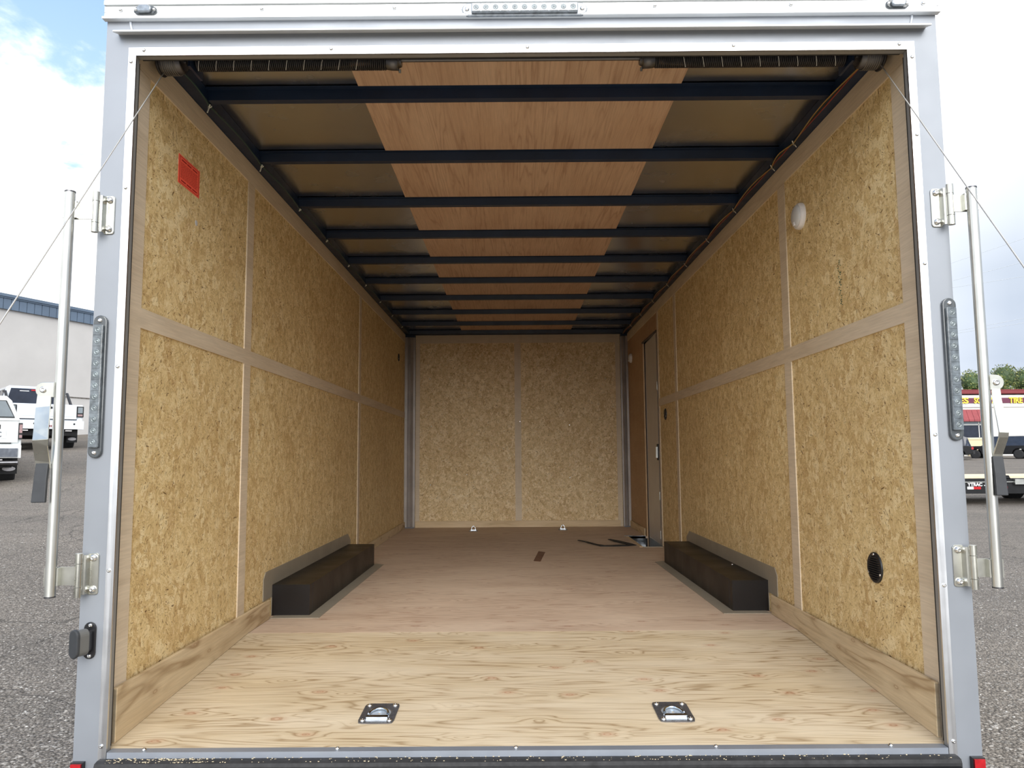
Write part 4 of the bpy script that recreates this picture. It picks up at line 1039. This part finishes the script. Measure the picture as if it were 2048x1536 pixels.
# ------------------------------------------------------------------ outdoors, right: tire shop
SY = 62.
sh = local_thing('tire_shop', 'white tire shop with maroon sign band, yellow letters and red awning', 'building', (36, SY, .45), 0)
ox, oz = 36, .45
def sb(name, x0, x1, y0, y1, z0, z1, mat, **kw): return obj(name, box(BM(), x0-ox, x1-ox, y0, y1, z0-oz, z1-oz), mat, sh, **kw)
sb('wall', 30, 72, 0, 18, .3, 5.75, 'shop_white')
sb('coping', 29.9, 72.1, -.12, 18.1, 6.07, 6.22, 'maroon'); sb('coping', 29.9, 72.1, -.16, 18.1, 5.84, 6.00, 'maroon'); sb('coping_strip', 29.95, 72.05, -.10, 18., 5.99, 6.08, 'awning_red')
sb('sign_band', 37.2, 48, -.06, 0, 5.05, 5.49, 'sign_maroon')
for s_, x0, x1 in (('LES', 37.70, 38.95), ('SCHWAB', 39.42, 41.60), ('TIRE', 42.42, 43.58), ('CENTER', 44.2, 46.6)):
    text_mesh('sign_lettering', s_, 'sign_yellow', sh, x1-x0, .50, Matrix.Translation((x0-ox, -.08, 5.03-oz)), .06, .028)
sb('ledge', 30, 72, -.10, 0, 4.70, 4.82, 'shop_white')
for i in range(9):
    x = 36.4+.46*i
    obj('awning_panel', prism(BM(), [(-.02, 4.50-oz), (-.42, 3.62-oz), (-.42, 3.47-oz), (-.02, 4.3-oz)], 0, x-ox+.012, x-ox+.448), 'awning_red', sh)
w = sb('window', 38.35, 40.55, -.02, .05, 2.06, 3.52, 'glass_grey')
for z0, z1 in ((2.80, 2.86), (2.02, 2.10), (3.49, 3.55)): obj('window_bar', box(BM(), 38.3-ox, 40.6-ox, -.05, .0, z0-oz+(.37 if z0 == 2.80 else 0), z1-oz+(.37 if z0 == 2.80 else 0)), 'shop_white', w)
for x in (38.3, 39.68, 40.52): obj('window_bar', box(BM(), x-ox, x+.07-ox, -.05, .0, 2.02-oz, 3.52-oz), 'shop_white', w)
obj('lower_pane', box(BM(), 38.37-ox, 40.52-ox, -.03, -.018, 2.1-oz, 3.15-oz), 'glass_dark', w)
sb('wainscot', 38.65, 40.9, -.25, 0, .3, 1.92, 'shop_cream'); sb('wainscot_cap', 38.6, 40.95, -.30, 0, 1.92, 2.06, 'shop_cream')
sb('service_door', 41.4, 50, -.03, 0, 2.25, 4.7, 'shop_white'); sb('door_sill', 41.4, 50, -.06, 0, 2.12, 2.2, 'stone_pale')

# trees beyond the shop
def tree(x, y, h, r, seed, label, mats=('leaf_a', 'leaf_b', 'leaf_c')):
    rnd = random.Random(seed); z0 = 1.5
    t = local_thing('tree', label, 'tree', (x, y, z0), 0, 'trees beyond the tire shop')
    obj('trunk', tube(BM(), [(0, 0, -.5), (.1, 0, h*.3), (-.1, .1, h*.6)], [.3, .24, .15], 8), 'bark', t)
    lob = [(rnd.uniform(-.7, .7)*r, rnd.uniform(-.5, .5)*r, h*rnd.uniform(.35, .86), r*rnd.uniform(.3, .48)) for _ in range(11)]
    for mi, m_ in enumerate(mats):
        bm = BM()
        if mi == 1:
            for a, b_, c_, q in lob: bmesh.ops.create_icosphere(bm, subdivisions=3, radius=q*.82, matrix=Matrix.Translation((a, b_, c_)))
            for v in bm.verts: v.co += Vector((rnd.uniform(-1, 1), rnd.uniform(-1, 1), rnd.uniform(-1, 1)))*.09
        for _ in range(4200):
            a, b_, c_, q = rnd.choice(lob); d = Vector((rnd.gauss(0, 1), rnd.gauss(0, 1), rnd.gauss(0, 1))).normalized()*q*rnd.uniform(.80, 1.14)
            p = Vector((a, b_, c_)) + d; s_ = rnd.uniform(.08, .16)
            vs = [bm.verts.new(p + Vector((rnd.uniform(-1, 1), rnd.uniform(-1, 1), rnd.uniform(-1, 1)))*s_) for _ in range(3)]; bm.faces.new(vs)
        o = obj('foliage', bm, m_, t); o['kind'] = 'stuff'
for i, (x, y, h_, r, lab) in enumerate([
        (47.2, 83, 6.3, 2.3, 'low leafy tree behind the shop roof, nearest the right post'),
        (51.6, 85, 8.4, 2.5, 'leafy tree behind the shop roof, second from the right post'),
        (56.6, 86, 9.9, 3.0, 'tallest leafy tree behind the shop roof at the right edge of the photo'),
        (63.0, 90, 10., 3.4, 'leafy tree beyond the right end of the shop sign')]):
    tree(x, y, h_, r, 30+i, lab)

# power lines
pw = local_thing('power_lines', 'thin grey power lines crossing the sky on the right', 'power line', (24, 38, 0), 0)
for (xa, za, xb, zb) in ((24, 11.17, 28.03, 12.51), (24.05, 10.2, 27.94, 11.2), (24.08, 9.81, 27.88, 10.39), (24.09, 7.41, 27.71, 8.07), (23.97, 7.27, 27.7, 7.82)):
    k = (zb-za)/(xb-xa); P = [(x-24, 0, za + k*(x-xa) + .0015*(x-26)**2) for x in (12, 16, 20, 24, 28, 32, 36, 42, 50)]
    obj('wire', tube(BM(), P, .011, 5), 'power_wire', pw)
for x in (-12, 26):
    z = gz(24+x, 38); obj('pole', tube(BM(), [(x, 0.1, z-.2), (x, .1, 8), (x, .1, 22 if x > 0 else 9.5)], [.16, .14, .11], 10), 'bark', pw)
